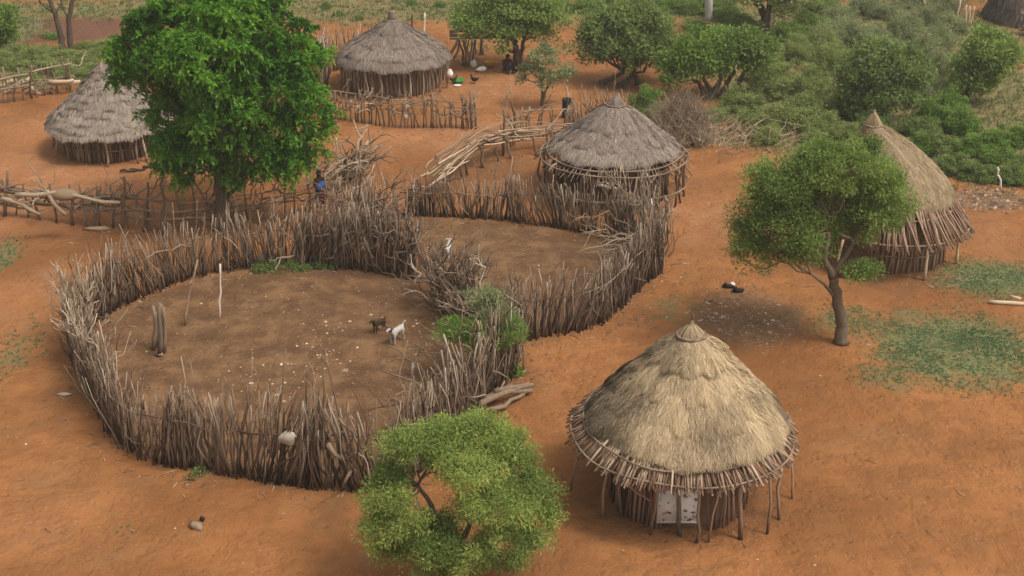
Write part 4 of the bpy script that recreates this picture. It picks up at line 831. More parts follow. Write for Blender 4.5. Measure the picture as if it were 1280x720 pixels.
# fringe scrub beyond the picture's sides and top so the village stays enclosed
for k_ in range(46):
    x = rng.uniform(-60, 60); y = rng.uniform(82, 112); s = rng.uniform(1.5, 3.2); kd = rng.choice(list('oymd'))
    copy_tree(PR[kd], (x, y, 0), rng.uniform(0, 6), (s, s, s * .8), 'background scrub bush beyond the top edge of the picture', 'scrub beyond the village')
# weed bush on the brush barrier
def weedbush(nm, label, pts_, leaf, n_, R_, seed, cat, L_=(.14, .014), per=90, flatz=.6):
    rng = np.random.default_rng(seed); base = pts_[0].copy(); base[2] = 0; root = thing(nm, label, cat, base); mb = MB()
    cen = np.array([pts_[rng.integers(len(pts_))] + rng.normal(0, 1, 3) * np.array([R_, R_, R_ * flatz]) for _ in range(n_)]); cen[:, 2] = np.maximum(cen[:, 2], .05)
    fuzz(mb, rng, cen, np.full(n_, .2), per, *L_, .5 + rng.normal(0, .14, n_), droop=-.1); obj('leaves', mb, M[leaf], root); mb = MB()
    for k_ in range(10): q = cen[rng.integers(n_)]; stick(mb, rng, (q[0] + rng.normal(0, .1), q[1] + rng.normal(0, .1), 0), q, .012, .006, 4, .08, 4, .4)
    obj('stems', mb, M['grey_stick'], root); return root
q0 = G(600, 478)[1]
weedbush('creeper', 'vivid green feathery creeper spilling over the branches between the corrals', [P(565,412,q0), P(585,420,q0), P(605,425,q0), P(625,418,q0), P(600,415,q0), P(632,412, q0)], 'leaf_lime', 110, .24, 90, 'plant', flatz=.35)
weedbush('creeper', 'pale grey-green vine rising behind the vivid creeper between the corrals', [P(612,385,q0 + .5), P(615,395,q0 + .4), P(605,375,q0 + .7), P(625,400,q0 + .4)], 'leaf_grey', 50, .25, 91, 'plant')
weedbush('weed', 'tiny green weed at the foot of the corral corner above the log heap', [G(646, 468) + [0, 0, .12]], 'leaf_lime', 5, .07, 92, 'plant', (.09, .03), 50)
weedbush('weed', 'low strip of green weeds along the far inner foot of the large corral', [G(x, y) + [0, 0, .08] for x, y in ((330,340),(345,338),(360,337),(375,336),(390,336),(410,335),(340,334),(400,333))], 'leaf_dark', 70, .16, 93, 'plant', (.1, .02), 45, .3)
weedbush('weed', 'small green weed tuft before the front stick wall of the large corral', [G(247, 598) + [0, 0, .06]], 'leaf_dark', 4, .08, 94, 'plant', (.08, .02), 40, .3)
# grey twiggy brushwood heap behind the middle hut
rng = np.random.default_rng(95); bh = G(848, 178); tb = thing('brushwood_heap', 'large rounded heap of fine grey thorn twigs behind the wide grey hut', 'brushwood heap', bh); mb = MB()
for k_ in range(520):
    th = rng.uniform(0, 6.283); ph = rng.uniform(.05, 1.45); r = rng.uniform(.9, 1.9); a = bh + np.array([rng.normal(0, .7), rng.normal(0, .5), rng.uniform(0, .5)]); e = bh + np.array([1.7 * math.cos(th) * math.cos(ph), 1.3 * math.sin(th) * math.cos(ph), .2 + 1.9 * math.sin(ph)]) * rng.uniform(.6, 1.1)
    tube(mb, crooked(rng, a, e, 5, .08), np.linspace(.016, .006, 5), 3, rng.uniform(.35, .95), False)
    for z_ in range(2): e2 = e + rng.normal(0, .3, 3); e3 = a + (e - a) * .7; tube(mb, crooked(rng, e3, e2, 3, .1), np.linspace(.009, .004, 3), 3, rng.uniform(.4, 1), False)
o = obj('twigs', mb, M['grey_stick'], tb); o['kind'] = 'stuff'
rng = np.random.default_rng(96); bh = G(920, 172); tb = thing('brushwood_heap', 'loose low sprawl of thin yellowish twigs at the near foot of the thicket', 'brushwood heap', bh); mb = MB()
for k_ in range(160):
    a = bh + np.array([rng.normal(0, 1.4), rng.normal(0, .8), rng.uniform(0, .2)]); e = a + np.array([rng.normal(0, .8), rng.normal(0, .5), rng.uniform(0, .8)]); tube(mb, crooked(rng, a, e, 5, .12), np.linspace(.016, .006, 5), 3, rng.uniform(.3, .9), False)
o = obj('twigs', mb, M['pale_stick'], tb); o['kind'] = 'stuff'

# ---------------------------------------------------------------- stick platform under the shade tree
rng = np.random.default_rng(97); pf = G(596, 82); st = thing('stick_platform', 'raised shelter of forked sticks under the broad rear tree, beside the white sacks', 'platform', pf)
for (x, y, tx, ty, r_) in [(560,73,572,48,.09),(566,75,575,50,.05),(580,80,573,50,.05),(584,82,580,48,.05),(588,81,578,50,.045),(590,78,594,50,.05),(595,68,592,48,.05),(600,69,603,48,.06),(604,69,601,46,.05),(586,80,590,52,.04),(582,82,586,50,.04),(598,66,588,48,.05),(592,70,596,50,.05),(577,80,583,50,.04)]:
    A = G(x, y); mb = MB(); stick(mb, rng, A, P(tx, ty, A[1]), r_, r_ * .8, 5, .03, 6, rng.uniform(.15, .7)); obj('post', mb, M['grey_stick'], st)
for k_ in range(12):
    mb = MB(); y_ = pf[1] + rng.uniform(-.6, .9); z_ = 1.5 + rng.normal(0, .04); stick(mb, rng, (P(562, 45, y_)[0], y_, z_), (P(620, 45, y_)[0], y_ + rng.normal(0, .2), z_), .04, .03, 5, .02, 6, rng.uniform(.3, .8)); obj('roof_pole', mb, M['grey_stick'], st)

# ---------------------------------------------------------------- loose posts, logs, stones and small things
def post(name, label, cat, base, top, r, mat='pale_stick', tint=.7, amp=.02):
    A = G(*base); mb = MB(); B_ = P(*top, A[1]); stick(mb, rng, A - [0, 0, .05], B_, r, r * .75, 7, amp, 7, tint); return tag(obj(name, mb, M[mat], org=A), label, cat)
post('wooden_pole', 'straight white pole standing inside the large corral', 'pole', (274,396), (275,330), .034, 'bone', .6, .02)
post('wooden_pole', 'thin brown pole leaning to the right inside the large corral', 'pole', (231,404), (247,325), .035, 'pale_stick', .5)
post('wooden_pole', 'thin white pole standing beyond the rear centre hut', 'pole', (530,54), (531,16), .05, 'bone', .7, .004)
post('wooden_pole', 'short dark pole beside the thin white pole beyond the rear hut', 'pole', (515,40), (515,18), .05, 'bark', .2, .004)
post('wooden_pole', 'short crooked white stick standing in the rubble at the right edge', 'pole', (1251,238), (1247,209), .04, 'bone', .6, .06)
post('grey_post', 'thick smooth grey post standing in the green belt at the top edge', 'post', (886,26), (886,-12), .24, 'goat_white', .0, .0)
post('wooden_pole', 'thin pale pole leaning in the upper right scrub', 'pole', (1165,20), (1155,0), .06, 'pale_stick', .9)
post('wooden_pole', 'short white peg on the near side inside the large corral', 'pole', (515,470), (516,452), .03, 'bone', .8, .0)
post('wooden_pole', 'pale pole beside the black drum left of the wide grey hut', 'pole', (711,130), (708,108), .04, 'pale_stick', .9, .02)
post('wooden_pole', 'pale thin stick by the forked end of the thin-railed fence', 'pole', (424,214), (420,172), .03, 'pale_stick', .9, .02)
# weathered stumps inside corral, left
sb = thing('post_cluster', 'cluster of weathered upright stumps inside the left side of the large corral', 'posts', G(198, 445))
for (x, y, ty, r_) in [(192,440,382,.06),(199,447,378,.075),(205,442,384,.06),(196,436,390,.05),(202,436,380,.05)]:
    A = G(x, y); mb = MB(); stick(mb, rng, A, P(x - 1, ty, A[1]), r_, r_ * .8, 5, .02, 7, rng.uniform(.3, .6)); obj('stump', mb, M['grey_stick'], sb)
def rock(label, x, y, r, sc=(1, 1, .6), mat='stone', tint=.5, name='rock', cat='rock'):
    A = G(x, y); mb = MB(); blob(mb, A + [0, 0, r * sc[2] * .6], (r * sc[0], r * sc[1], r * sc[2]), rng, 8, 6, .26, tint * .75); return tag(obj(name, mb, M[mat], org=A), label, cat)
rock('reddish stone at the foot of the weathered stumps in the large corral', 200, 446, .13); rock('brown stone outside the left side of the large corral', 101, 461, .13, tint=.4)
rock('flat white stone on bare soil left of the large corral', 81, 494, .13, (1.3, .7, .3), 'stone', 1.); rock('pale rounded stone on the soil at the bottom left', 246, 662, .15, (1., 1., .6), 'stone', .55)
rock('tiny black stone beside the pale rounded stone at the bottom left', 253, 653, .06, (1, 1, 1), 'black')
rock('pale yellow wood lump before the log fence at the left', 122, 287, .28, (1.3, .5, .35), 'pale_stick', .8, 'wood_chunk', 'wood')
rock('tan bundled sack lying on top of the log fence at the left', 82, 262, .01)
bpy.data.objects.remove(bpy.data.objects[-1]) if False else None
for o in list(S.objects):
    if o.get('label', '').startswith('tan bundled'): bpy.data.objects.remove(o)
mb = MB(); A = P(80, 243, 43.7); blob(mb, A, (.52, .25, .2), rng, 14, 9, .06, .5); tag(obj('sack', mb, M['sack'], org=A, smooth=True), 'tan bundled sack lying on top of the log fence at the left', 'sack')
# log at right edge
mb = MB(); A = G(1236, 382); B_ = G(1300, 384); A[2] += .06; B_[2] += .06; stick(mb, rng, A, B_, .06, .05, 6, .01, 7, .9); stick(mb, rng, G(1262, 378) + [0, 0, .14], G(1275, 381) + [0, 0, .16], .06, .04, 4, .03, 7, .9); tag(obj('log', mb, M['pale_stick'], org=A), 'pale debarked log lying on the green patch at the right edge', 'log')
mb = MB(); forked(mb, rng, P(50, 104, 63), P(95, 96, 63.5), .07, 2, .8); tag(obj('dead_branch', mb, M['pale_stick'], org=G(70, 108)), 'bleached dead branch behind the far log fence at the upper left', 'branch')
# bleached skull / bundle hung on near corral wall, white bones on fence corner
mb = MB(); A = P(360, 548, 28.4); blob(mb, A, (.2, .09, .19), rng, 14, 9, .22, .1); tag(obj('woven_bundle', mb, M['bone'], org=A, smooth=True), 'pale round bundle hanging on the near stick wall of the large corral', 'bundle')
mb = MB(); A = P(812, 256, 43.2); blob(mb, A, (.13, .1, .22), rng, 12, 8, .12, .8); tag(obj('skull', mb, M['bone'], org=A, smooth=True), 'pale animal skull propped on the tall corner of the smaller corral', 'skull')
for lab, pa, pb in (('white forked stick lying over sticks before the wide grey hut', (748,231), (775,236)),):
    mb = MB(); forked(mb, rng, P(*pa, 46.2), P(*pb, 46.0), .06, 1, .9); tag(obj('bleached_branch', mb, M['bone'], org=G(760, 250)), lab, 'branch')
# curved horn-like root on near wall
mb = MB(); rb_ = [(410,555),(418,568),(432,575),(445,590),(458,596)]; tube(mb, [P(x, y, 28.1 + .05 * i_) for i_, (x, y) in enumerate(rb_)], np.linspace(.07, .03, 5), 7, .6); tube(mb, [P(432,575,28.2), P(446,566,28.2), P(455,572,28.1)], [.06, .04, .02], 7, .6); tube(mb, [P(440,586,28.2), P(432,600,28.1), P(428,610,28.1)], [.05, .04, .02], 7, .5); tag(obj('twisted_root', mb, M['grey_stick'], org=G(432, 612)), 'thick twisted grey root hooked on the corral wall beside the front tree', 'root')
# black drum near middle hut
def lathe(mb, c_, prof, n_=18, tint=.5):
    th = np.linspace(0, 2 * math.pi, n_, endpoint=False); v = np.concatenate([np.stack([c_[0] + r * np.cos(th), c_[1] + r * np.sin(th), np.full(n_, c_[2] + z)], 1) for r, z in prof]); k_ = np.arange(n_)
    mb.add(v, np.concatenate([np.stack([j * n_ + k_, j * n_ + (k_ + 1) % n_, (j + 1) * n_ + (k_ + 1) % n_, (j + 1) * n_ + k_], 1) for j in range(len(prof) - 1)]), tint)
A = G(709, 146); dt = thing('drum', 'black metal drum standing left of the wide grey hut', 'drum', A); mb = MB(); lathe(mb, A, [(0, 0), (.22, 0), (.23, .25), (.22, .26), (.23, .5), (.22, .52), (.23, .78), (.21, .8), (.2, .74), (0, .74)]); obj('body', mb, M['black'], dt)
mb = MB(); hoopth = np.linspace(0, 2 * math.pi, 19); tube(mb, [(A[0] + .235 * math.cos(t), A[1] + .235 * math.sin(t), A[2] + .79) for t in hoopth], .018, 5); obj('rim', mb, M['black'], dt)
# yellow basin, white sacks, green bowl near the rear tree
A = G(614, 83); mb = MB(); lathe(mb, A, [(0, .01), (.18, 0), (.24, .1), (.30, .22), (.32, .23), (.28, .2), (.2, .06), (0, .05)], 20); tag(obj('basin', mb, M['yellow'], org=A), 'yellow plastic basin on the ground under the broad rear tree', 'basin')
for lab, x, y, r, sc in (('upright white sack by the foot of the stick platform', 592, 84, .2, (.8, .7, 1.)), ('white sack slumped sideways right of the other white sack', 602, 89, .22, (1.2, .8, .6))):
    A = G(x, y); mb = MB(); blob(mb, A + [0, 0, r * sc[2] * .8], (r * sc[0], r * sc[1], r * sc[2]), rng, 12, 9, .1, .5); blob(mb, A + [r * sc[0] * .3, 0, r * sc[2] * 1.75], (r * .22, r * .22, r * .22), rng, 8, 6, .1, .5); tag(obj('sack', mb, M['white'], org=A, smooth=True), lab, 'sack')
A = G(573, 104); mb = MB(); lathe(mb, A, [(0, .01), (.16, 0), (.24, .1), (.28, .2), (.26, .2), (.16, .05), (0, .05)], 18); tag(obj('basin', mb, M['green_plastic'], org=A), 'green plastic bowl right of the rear centre hut', 'basin')
A = G(572, 109); mb = MB(); lathe(mb, A, [(0, .01), (.12, 0), (.18, .06), (.17, .06), (0, .03)], 16); tag(obj('dish', mb, M['white'], org=A), 'small white dish on the soil below the green bowl', 'dish')
A = P(562, 92, c4[1] - .6); mb = MB(); lathe(mb, A - [0, 0, .15], [(0, 0), (.14, .02), (.17, .15), (.12, .28), (.08, .32), (.09, .35), (0, .33)], 16, .8); tag(obj('gourd', mb, M['white'], org=A), 'white container hung at the right eave of the rear centre hut', 'container')
for lab, x, y in (('white tin hung on the see-through fence before the rear hut', 509, 137), ('white tin lower on the see-through fence, under the other tin', 508, 148)):
    A = P(x, y, G(508, 157)[1] - .1); mb = MB(); lathe(mb, A, [(0, 0), (.1, 0), (.11, .18), (.09, .2), (.09, .15), (0, .14)], 14, .8); tag(obj('tin', mb, M['white'], org=A), lab, 'tin')
# dark roof-side bundle behind rear hut
A = G(537, 72); mb = MB(); blob(mb, A + [0, 0, .35], (.6, .35, .38), rng, 12, 8, .14, .3); tag(obj('bundle', mb, M['clay'], org=A), 'dark brown bundle right behind the rear centre hut', 'bundle')
# shoes / dark litter below the right tree
for j, (x, y) in enumerate(((910,362), (922,366), (915,359))):
    A = G(x, y); mb = MB()
    if j < 2: blob(mb, A + [0, 0, .06], (.19, .09, .07), rng, 12, 7, .12, .5); blob(mb, A + [-.08, 0, .12], (.08, .07, .05), rng, 10, 6, .1, .5)
    else: blob(mb, A + [0, 0, .05], (.1, .08, .06), rng, 10, 6, .2, .7)
    tag(obj('rag', mb, M['black' if j < 2 else 'bone'], org=A, smooth=True), ['dark crumpled rag left of the right tree, the left one of a pair', 'dark crumpled rag left of the right tree, the right one of a pair', 'pale scrap between the two dark rags'][j], 'rag')
for j, (x, y) in enumerate(((172, 212), (188, 210), (160, 213))):
    A = G(x, y); mb = MB(); stick(mb, rng, A + [-.3, 0, .05], A + [.3, .03, .06], .05, .04, 4, .05, 6, .1); tag(obj('firewood', mb, M['bark'], org=A), 'dark stick of firewood on the soil in front of the shaggy left hut', 'firewood', 'firewood by the left hut')
# hens
def hen(label, x, y, mat, heading, s=1.):
    A = G(x, y); root = thing('hen', label, 'hen', A); mb = MB(); c_, s_ = math.cos(heading), math.sin(heading)
    def T(p): p = np.asarray(p, float) * s; return A + [p[0] * c_ - p[1] * s_, p[0] * s_ + p[1] * c_, p[2]]
    tube(mb, [T((-.24, 0, .30)), T((-.16, 0, .24)), T((-.06, 0, .2)), T((.06, 0, .2)), T((.13, 0, .26)), T((.16, 0, .35)), T((.2, 0, .37)), T((.24, 0, .36))], np.array([.02, .06, .1, .1, .065, .035, .035, .01]) * s, 8, .5); obj('body', mb, M[mat], root, True)
    for sy in (-.04, .04): mb = MB(); tube(mb, [T((0, sy, .14)), T((.01, sy, .05)), T((0, sy, 0)), T((.06, sy, .005))], .012 * s, 5, .5); obj('leg', mb, M['clay'], root)
    mb = MB(); blob(mb, T((.2, 0, .42)), (.03 * s, .012 * s, .03 * s), rng); obj('comb', mb, M['redc'], root)
hen('dark hen walking on red soil right of the rear hut', 593, 104, 'bird', 2.6); hen('dark brown hen pecking beside the green bowl', 567, 104, 'bird', .5, .9)

# ---------------------------------------------------------------- people and goats (continuous skinned bodies)
def skinned(name, verts, edges, radii, mat, root, subd=2):
    me = bpy.data.meshes.new(name); me.from_pydata([tuple(float(q) for q in v) for v in verts], edges, []); o = bpy.data.objects.new(name, me); C.objects.link(o)
    md = o.modifiers.new('skin', 'SKIN'); md.use_smooth_shade = True; sv = me.skin_vertices[0].data
    for i_, r_ in enumerate(radii): sv[i_].radius = (r_, r_) if np.isscalar(r_) else r_; sv[i_].use_root = (i_ == 0)
    ms = o.modifiers.new('sub', 'SUBSURF'); ms.levels = subd; ms.render_levels = subd
    dg = bpy.context.evaluated_depsgraph_get(); nm = bpy.data.meshes.new_from_object(o.evaluated_get(dg)); nm.name = name
    bpy.data.objects.remove(o); out = bpy.data.objects.new(name, nm); C.objects.link(out); nm.materials.clear(); nm.materials.append(mat); out.parent = root; ORG[out.name] = ORG[root.name]
    return out
def person(label, base, rz, J, clothes, s=1.):
    """J: joint name -> position in a local frame facing +X, metres for a 1.7 m adult"""
    root = thing('person', label, 'person', base); root.rotation_euler = (0, 0, rz); root.scale = (s, s, s)
    names = ['pelvis', 'belly', 'chest', 'neck', 'head', 'crown']; E_ = [(0, 1), (1, 2), (2, 3), (3, 4), (4, 5)]; V = [J[n_] for n_ in names]; Rr_ = [.13, .125, (.12, .15), .055, .095, .075]
    Hd = []
    for sd in ('l', 'r'):
        i0 = len(V); V += [J['sh' + sd], J['el' + sd], J['wr' + sd], J['ha' + sd]]; Rr_ += [.06, .042, .03, .034]; E_ += [(2, i0), (i0, i0 + 1), (i0 + 1, i0 + 2), (i0 + 2, i0 + 3)]
        w = np.array(J['wr' + sd]); h_ = np.array(J['ha' + sd]); d = (h_ - w) / (np.linalg.norm(h_ - w) + 1e-6); sdv = np.cross(d, (0, 0, 1.)); sdv = sdv / (np.linalg.norm(sdv) + 1e-6) if np.linalg.norm(sdv) > .1 else np.array([1., 0, 0]); Hd.append((h_, d, sdv))
        i0 = len(V); V += [J['hi' + sd], J['kn' + sd], J['an' + sd], J['to' + sd]]; Rr_ += [.095, .06, .04, .035]; E_ += [(0, i0), (i0, i0 + 1), (i0 + 1, i0 + 2), (i0 + 2, i0 + 3)]
    V = [np.array(v, float) for v in V]; body = skinned('body', V, E_, Rr_, M['skin'], root)
    mb = MB()
    for h_, d, sv_ in Hd:
        cu = np.array([0, 0, -.3])
        for f_, (o_, l_) in enumerate(((-.03, .07), (-.01, .085), (.01, .08), (.03, .062))):
            a = h_ + sv_ * o_ + d * .01; m_ = a + d * l_ * .6; e = m_ + (d + cu) * l_ * .45; tube(mb, [a, m_, e], [.011, .01, .007], 5, .5)
        a = h_ - sv_ * .03 - d * .03; tube(mb, [a, a - sv_ * .03 + d * .02, a - sv_ * .035 + d * .05], [.012, .011, .008], 5, .5)
    hd = np.array(J['head'], float); f = np.array(J.get('face', (1, 0, 0)), float); f /= np.linalg.norm(f); up = np.array(J['crown'], float) - hd; up /= np.linalg.norm(up); sdv = np.cross(up, f)
    blob(mb, hd + f * .1 - up * .005, (.018, .018, .025), rng, 8, 6, 0, .6)          # nose
    for k_ in (-1, 1): blob(mb, hd + sdv * .095 * k_, (.015, .02, .03), rng, 8, 6, 0, .5)  # ears
    # merge hand, nose and ear geometry into the body mesh
    tmp = mb.mesh('tmp', (0, 0, 0), True); import bmesh
    bm_ = bmesh.new(); bm_.from_mesh(body.data); bm_.from_mesh(tmp); bm_.to_mesh(body.data); bm_.free()
    for p_ in body.data.polygons: p_.use_smooth = True
    def local(nm, mb_, mat):
        o = bpy.data.objects.new(nm, mb_.mesh(nm, (0, 0, 0), True)); C.objects.link(o); o.data.materials.append(mat); o.parent = root; return o
    mb = MB(); blob(mb, hd + up * .035 - f * .018, (.098, .098, .1), rng, 14, 10, .03, .5); local('hair', mb, M['hair'])
    mb = MB()
    for k_ in (-1, 1): blob(mb, hd + f * .088 + sdv * .035 * k_ + up * .02, (.012, .012, .009), rng, 8, 6, 0, .8)
    local('eyes', mb, M['white'])
    mb = MB(); tube(mb, [hd + f * .092 - up * .05 - sdv * .025, hd + f * .1 - up * .052, hd + f * .092 - up * .05 + sdv * .025], [.006, .01, .006], 6, .6); local('mouth', mb, M['maroon'])
    for nm, mat, V_, E2, R2 in clothes: skinned(nm, [np.array(v, float) for v in V_], E2, R2, M[mat], root)
    return root
stand = dict(pelvis=(0, 0, .92), belly=(0, 0, 1.08), chest=(0, 0, 1.28), neck=(0, 0, 1.46), head=(.02, 0, 1.58), crown=(.02, 0, 1.66), shl=(0, .18, 1.38), ell=(.05, .24, 1.1), wrl=(.26, .16, 1.12), hal=(.33, .12, 1.14),
             shr=(0, -.18, 1.38), elr=(.05, -.24, 1.1), wrr=(.25, -.14, 1.1), har=(.32, -.1, 1.1), hil=(0, .1, .86), knl=(.03, .11, .48), anl=(-.02, .11, .08), tol=(.13, .12, .03), hir=(0, -.1, .86), knr=(.06, -.11, .48), anr=(.02, -.11, .08), tor=(.17, -.12, .03))
ln = [(0, 1), (1, 2), (2, 3)]
person('standing person in dark red wrap holding a blue cloth behind the corral', G(401, 264), -1.0, stand,
       [('wrap', 'maroon', [(0, 0, 1.0), (0, 0, .8), (.02, 0, .55), (.02, 0, .36)], ln, [(.155, .18), (.16, .19), (.16, .2), (.17, .21)]), ('shirt', 'maroon', [(0, 0, 1.34), (0, 0, 1.2), (0, 0, 1.05)], ln[:2], [(.14, .19), .155, .155]), ('blue_cloth', 'blue', [(.2, .16, 1.28), (.26, .04, 1.2), (.28, -.14, 1.14), (.24, -.24, 1.0)], ln, [.1, .14, .15, .11]), ('sash', 'pinkc', [(.12, -.16, .9), (.15, -.18, .6), (.14, -.18, .35)], ln[:2], [.05, .06, .07])], .93)
sit = dict(pelvis=(0, 0, .14), belly=(.03, 0, .3), chest=(.1, 0, .5), neck=(.14, 0, .67), head=(.19, 0, .78), crown=(.2, 0, .86), shl=(.1, .18, .6), ell=(.22, .26, .36), wrl=(.42, .16, .36), hal=(.49, .12, .35),
           shr=(.1, -.18, .6), elr=(.22, -.26, .36), wrr=(.42, -.16, .34), har=(.49, -.12, .33), hil=(.05, .1, .14), knl=(.38, .2, .42), anl=(.5, .12, .08), tol=(.64, .12, .03), hir=(.05, -.1, .14), knr=(.38, -.2, .42), anr=(.5, -.12, .08), tor=(.64, -.12, .03))
person('seated person wrapped in dark red cloth on the ground under the broad rear tree', G(633, 89), -1.2, sit, [('wrap', 'redc', [(.1, 0, .55), (.04, 0, .35), (.05, 0, .16)], ln[:2], [(.15, .19), .19, .21]), ('skirt', 'blue', [(.05, 0, .2), (.22, .06, .26), (.36, .1, .3)], ln[:2], [.15, .14, .12])])
lean = dict(stand); person('dark-skinned person standing against the trunk of the broad rear tree', G(645, 93), 2.6, lean, [('wrap', 'goat_brown', [(0, 0, 1.0), (0, 0, .8), (.03, 0, .6)], ln[:2], [(.15, .17), (.16, .18), (.16, .19)])], .95)
def goat(label, x, y, rz, mat, s=1., patch=None):
    A = G(x, y); root = thing('goat', label, 'goat', A); root.rotation_euler = (0, 0, rz); root.scale = (s, s, s)
    V = [(-.3, 0, .5), (-.05, 0, .49), (.2, 0, .5), (.32, 0, .6), (.4, 0, .72), (.5, 0, .70), (.58, 0, .66)]; Rr_ = [.11, .125, .12, .075, .055, .05, .03]; E_ = [(0, 1), (1, 2), (2, 3), (3, 4), (4, 5), (5, 6)]
    for sy in (-.09, .09):
        i0 = len(V); V += [(-.28, sy, .42), (-.24, sy, .3), (-.34, sy, .17), (-.31, sy, .03)]; Rr_ += [.07, .045, .024, .024]; E_ += [(0, i0), (i0, i0 + 1), (i0 + 1, i0 + 2), (i0 + 2, i0 + 3)]
        i0 = len(V); V += [(.22, sy, .4), (.22, sy, .2), (.22, sy, .03)]; Rr_ += [.05, .028, .024]; E_ += [(2, i0), (i0, i0 + 1), (i0 + 1, i0 + 2)]
    i0 = len(V); V += [(-.4, 0, .58), (-.43, 0, .68)]; Rr_ += [.03, .02]; E_ += [(0, i0), (i0, i0 + 1)]
    skinned('body', [np.array(v, float) for v in V], E_, Rr_, M[mat], root)
    def loc(nm, f_, mt):
        mb_ = MB(); f_(mb_); o = bpy.data.objects.new(nm, mb_.mesh(nm, (0, 0, 0), True)); C.objects.link(o); o.data.materials.append(M[mt]); o.parent = root
    for sy in (-1, 1):
        loc('ear', lambda m_: tube(m_, [(.38, sy * .05, .75), (.36, sy * .11, .73), (.34, sy * .15, .70)], [.012, .025, .008], 6, .5), patch or mat); loc('horn', lambda m_: tube(m_, [(.4, sy * .03, .76), (.37, sy * .04, .83), (.33, sy * .05, .87)], [.014, .01, .005], 6, .5), 'clay')
        loc('eye', lambda m_: blob(m_, (.46, sy * .047, .72), (.01, .008, .01), rng, 8, 6, 0), 'black')
    if patch: skinned('neck_patch', [np.array(v, float) for v in ((.3, 0, .58), (.37, 0, .67), (.42, 0, .72))], [(0, 1), (1, 2)], [.085, .068, .06], M[patch], root)
goat('white goat with a dark neck and face in the large corral', 496, 429, 4.15, 'goat_white', .8, 'goat_brown')
goat('dark brown goat beside the white goat in the large corral', 474, 418, 4.0, 'goat_brown', .64)
goat('white goat by the fence opening in the smaller corral', 560, 323, 1.45, 'goat_white', .8)

# ---------------------------------------------------------------- loose ground stuff
def scatter_pts(rng, n_, xr, yr, wfun):
    out = np.zeros((0, 2))
    while len(out) < n_:
        q = np.column_stack([rng.uniform(*xr, n_ * 2), rng.uniform(*yr, n_ * 2)]); keep = rng.random(len(q)) < wfun(q); out = np.concatenate([out, q[keep]])
    return out[:n_]
XI = lambda q: np.clip(np.searchsorted(gx, q[:, 0]), 0, nx - 1); YI = lambda q: np.clip(np.searchsorted(gy, q[:, 1]), 0, ny - 1)
def W_(arr): A2 = arr.reshape(ny, nx); return lambda q: A2[YI(q), XI(q)]
Hf = W_(hz)
rng = np.random.default_rng(99)
def pebbles(name, label, n_, xr, yr, wfun, size, tint, seed):
    rng = np.random.default_rng(seed); q = scatter_pts(rng, n_, xr, yr, wfun); z = Hf(q); s = size * rng.lognormal(0, .45, n_)
    o = np.array([(1, 0, 0), (0, 1, 0), (-1, 0, 0), (0, -1, 0), (0, 0, .7)]); a = rng.uniform(0, 6.28, n_); ca, sa = np.cos(a), np.sin(a); st_ = rng.uniform(.5, 1.2, n_)
    v = np.zeros((n_, 5, 3))
    for k_ in range(5): v[:, k_, 0] = q[:, 0] + s * (o[k_, 0] * ca - o[k_, 1] * sa * st_); v[:, k_, 1] = q[:, 1] + s * (o[k_, 0] * sa + o[k_, 1] * ca * st_); v[:, k_, 2] = z + s * o[k_, 2] * .8 - .004
    ii = np.arange(n_)[:, None] * 5; mb = MB(); mb.add(v.reshape(-1, 3), np.concatenate([ii + np.array([[0, 1, 4]]), ii + np.array([[1, 2, 4]]), ii + np.array([[2, 3, 4]]), ii + np.array([[3, 0, 4]])]), np.repeat(np.clip(rng.normal(tint, .25, n_), 0, 1), 5))
    tag(obj(name, mb, M['pebble']), label, name.replace('_', ' '), kind='stuff')
lw, dw_, gw, mw = W_(litter), W_(dung), W_(grass), W_(moss)
pebbles('pebbles', 'scattered small stones and grit over the red soil', 9000, (-26, 26), (23, 70), lambda q: np.clip(.3 + .5 * vnoise(np.random.default_rng(8), q, 5., 3), .03, 1), .015, .4, 101)
pebbles('leaf_litter', 'patchy dry leaf litter under the right tree and along the thicket', 4200, (-3, 22), (30, 62), lambda q: lw(q) ** 1.5, .024, .22, 102)
pebbles('dung_crumbs', 'dark crumbs of trampled dung covering both corral floors', 5000, (-13, 6), (27, 47), lambda q: dw_(q) ** 2, .018, .12, 103)
tr_ = [G(x, y)[:2] for x, y in ((300,470),(350,455),(390,440),(420,415),(450,400),(360,480),(400,450),(530,410))]
pebbles('pale_chips', 'pale chips of bark and stalks strewn in a line across the large corral floor', 190, (-11, 0), (30, 41), lambda q: np.exp(-np.min([np.linalg.norm(q - t, axis=1) for t in tr_], axis=0) ** 2 / .5), .03, .6, 104)
pebbles('rubble', 'strip of stones and broken earth below the dark bushes at the right', 900, (11, 22), (45, 56), lambda q: ell(1235, 252, 75, 14, q, .6), .05, .1, 105)
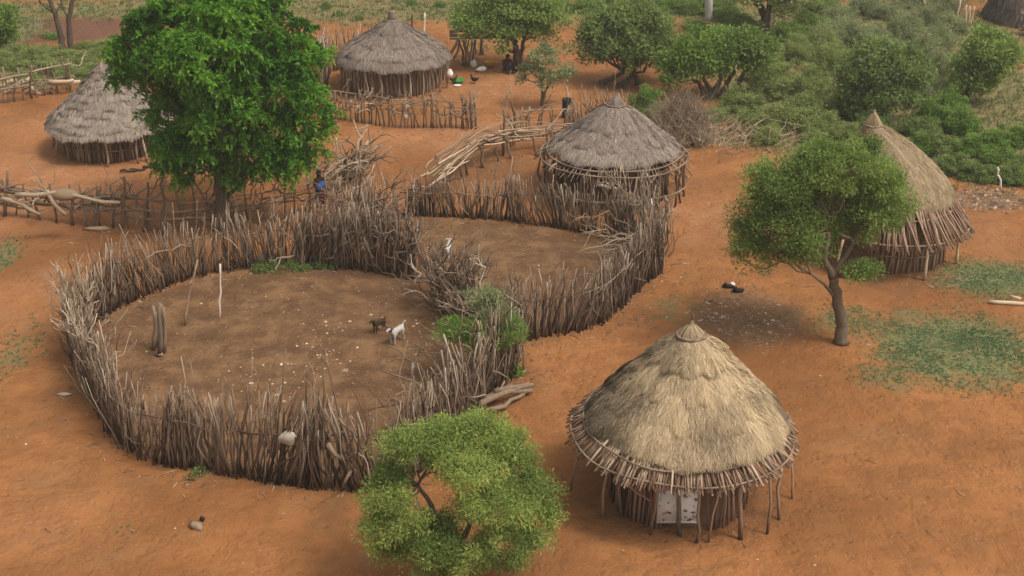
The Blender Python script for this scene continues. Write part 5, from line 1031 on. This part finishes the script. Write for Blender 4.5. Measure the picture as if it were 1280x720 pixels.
def blades(name, label, n_, xr, yr, wfun, hgt_, wid, mat, seed, cl=6):
    rng = np.random.default_rng(seed); k_ = n_ // cl; q = scatter_pts(rng, k_, xr, yr, wfun); q = np.repeat(q, cl, 0) + rng.normal(0, hgt_ * .35, (k_ * cl, 2)); N = len(q)
    p = np.column_stack([q, Hf(q) - .01]); d = np.column_stack([rng.normal(0, .5, (N, 2)), np.ones(N)]); mb = MB(); leafquads(mb, p, d, hgt_, wid, np.clip(rng.normal(.5, .2, N), 0, 1), rng); tag(obj(name, mb, M[mat]), label, 'grass', kind='stuff')
blades('grass', 'rough grass and low herbs over the far ground and thicket floor', 90000, (-38, 38), (48, 84), lambda q: gw(q) ** 1.3, .17, .02, 'grassy', 106, 5)
blades('weed_carpet', 'thin creeping green weeds on the soil below the right hut', 26000, (8, 22), (31, 46), lambda q: mw(q) ** 1.6 * (.25 + .75 / (1 + np.exp(-6 * vnoise(np.random.default_rng(5), q, 3.2, 3)))), .055, .013, 'carpet', 107, 6)
blades('sparse_weeds', 'sparse green sprigs on the soil along the left side', 1500, (-20, -8), (25, 50), lambda q: gw(q) ** 2, .07, .02, 'carpet', 108, 5)

rng = np.random.default_rng(120); mb = MB()
ring = np.concatenate([pts1, pts2, fp1, fp2, fp3])
for k_ in range(900):
    q = ring[rng.integers(len(ring))] + rng.normal(0, .55, 2) if k_ < 650 else np.array([rng.uniform(-18, 20), rng.uniform(25, 66)])
    a = rng.uniform(0, 6.28); l_ = rng.uniform(.08, .35); z = float(hgt(*q)) + .012
    tube(mb, [(q[0], q[1], z), (q[0] + l_ * .5 * math.cos(a), q[1] + l_ * .5 * math.sin(a), z + .02), (q[0] + l_ * math.cos(a + .2), q[1] + l_ * math.sin(a + .2), z)], rng.uniform(.006, .013), 3, rng.uniform(.2, 1))
tag(obj('twig_litter', mb, M['grey_stick']), 'broken twigs littering the soil along the stick fences', 'twig litter', kind='stuff')
bm_h = MB(); box(bm_h, (0, 60, 12), (300, 260, 28)); hz_m = bpy.data.materials.new('haze'); hz_m.use_nodes = True; hn = hz_m.node_tree; hn.nodes.remove(hn.nodes['Principled BSDF'])
pv = hn.nodes.new('ShaderNodeVolumePrincipled'); pv.inputs['Color'].default_value = (.95, .90, .80, 1); pv.inputs['Density'].default_value = .0008; pv.inputs['Anisotropy'].default_value = .2
hn.links.new(pv.outputs[0], hn.nodes['Material Output'].inputs['Volume']); hzo = obj('haze', bm_h, hz_m); tag(hzo, 'thin pale haze over the village', 'haze', kind='stuff'); S.cycles.volume_bounces = 0
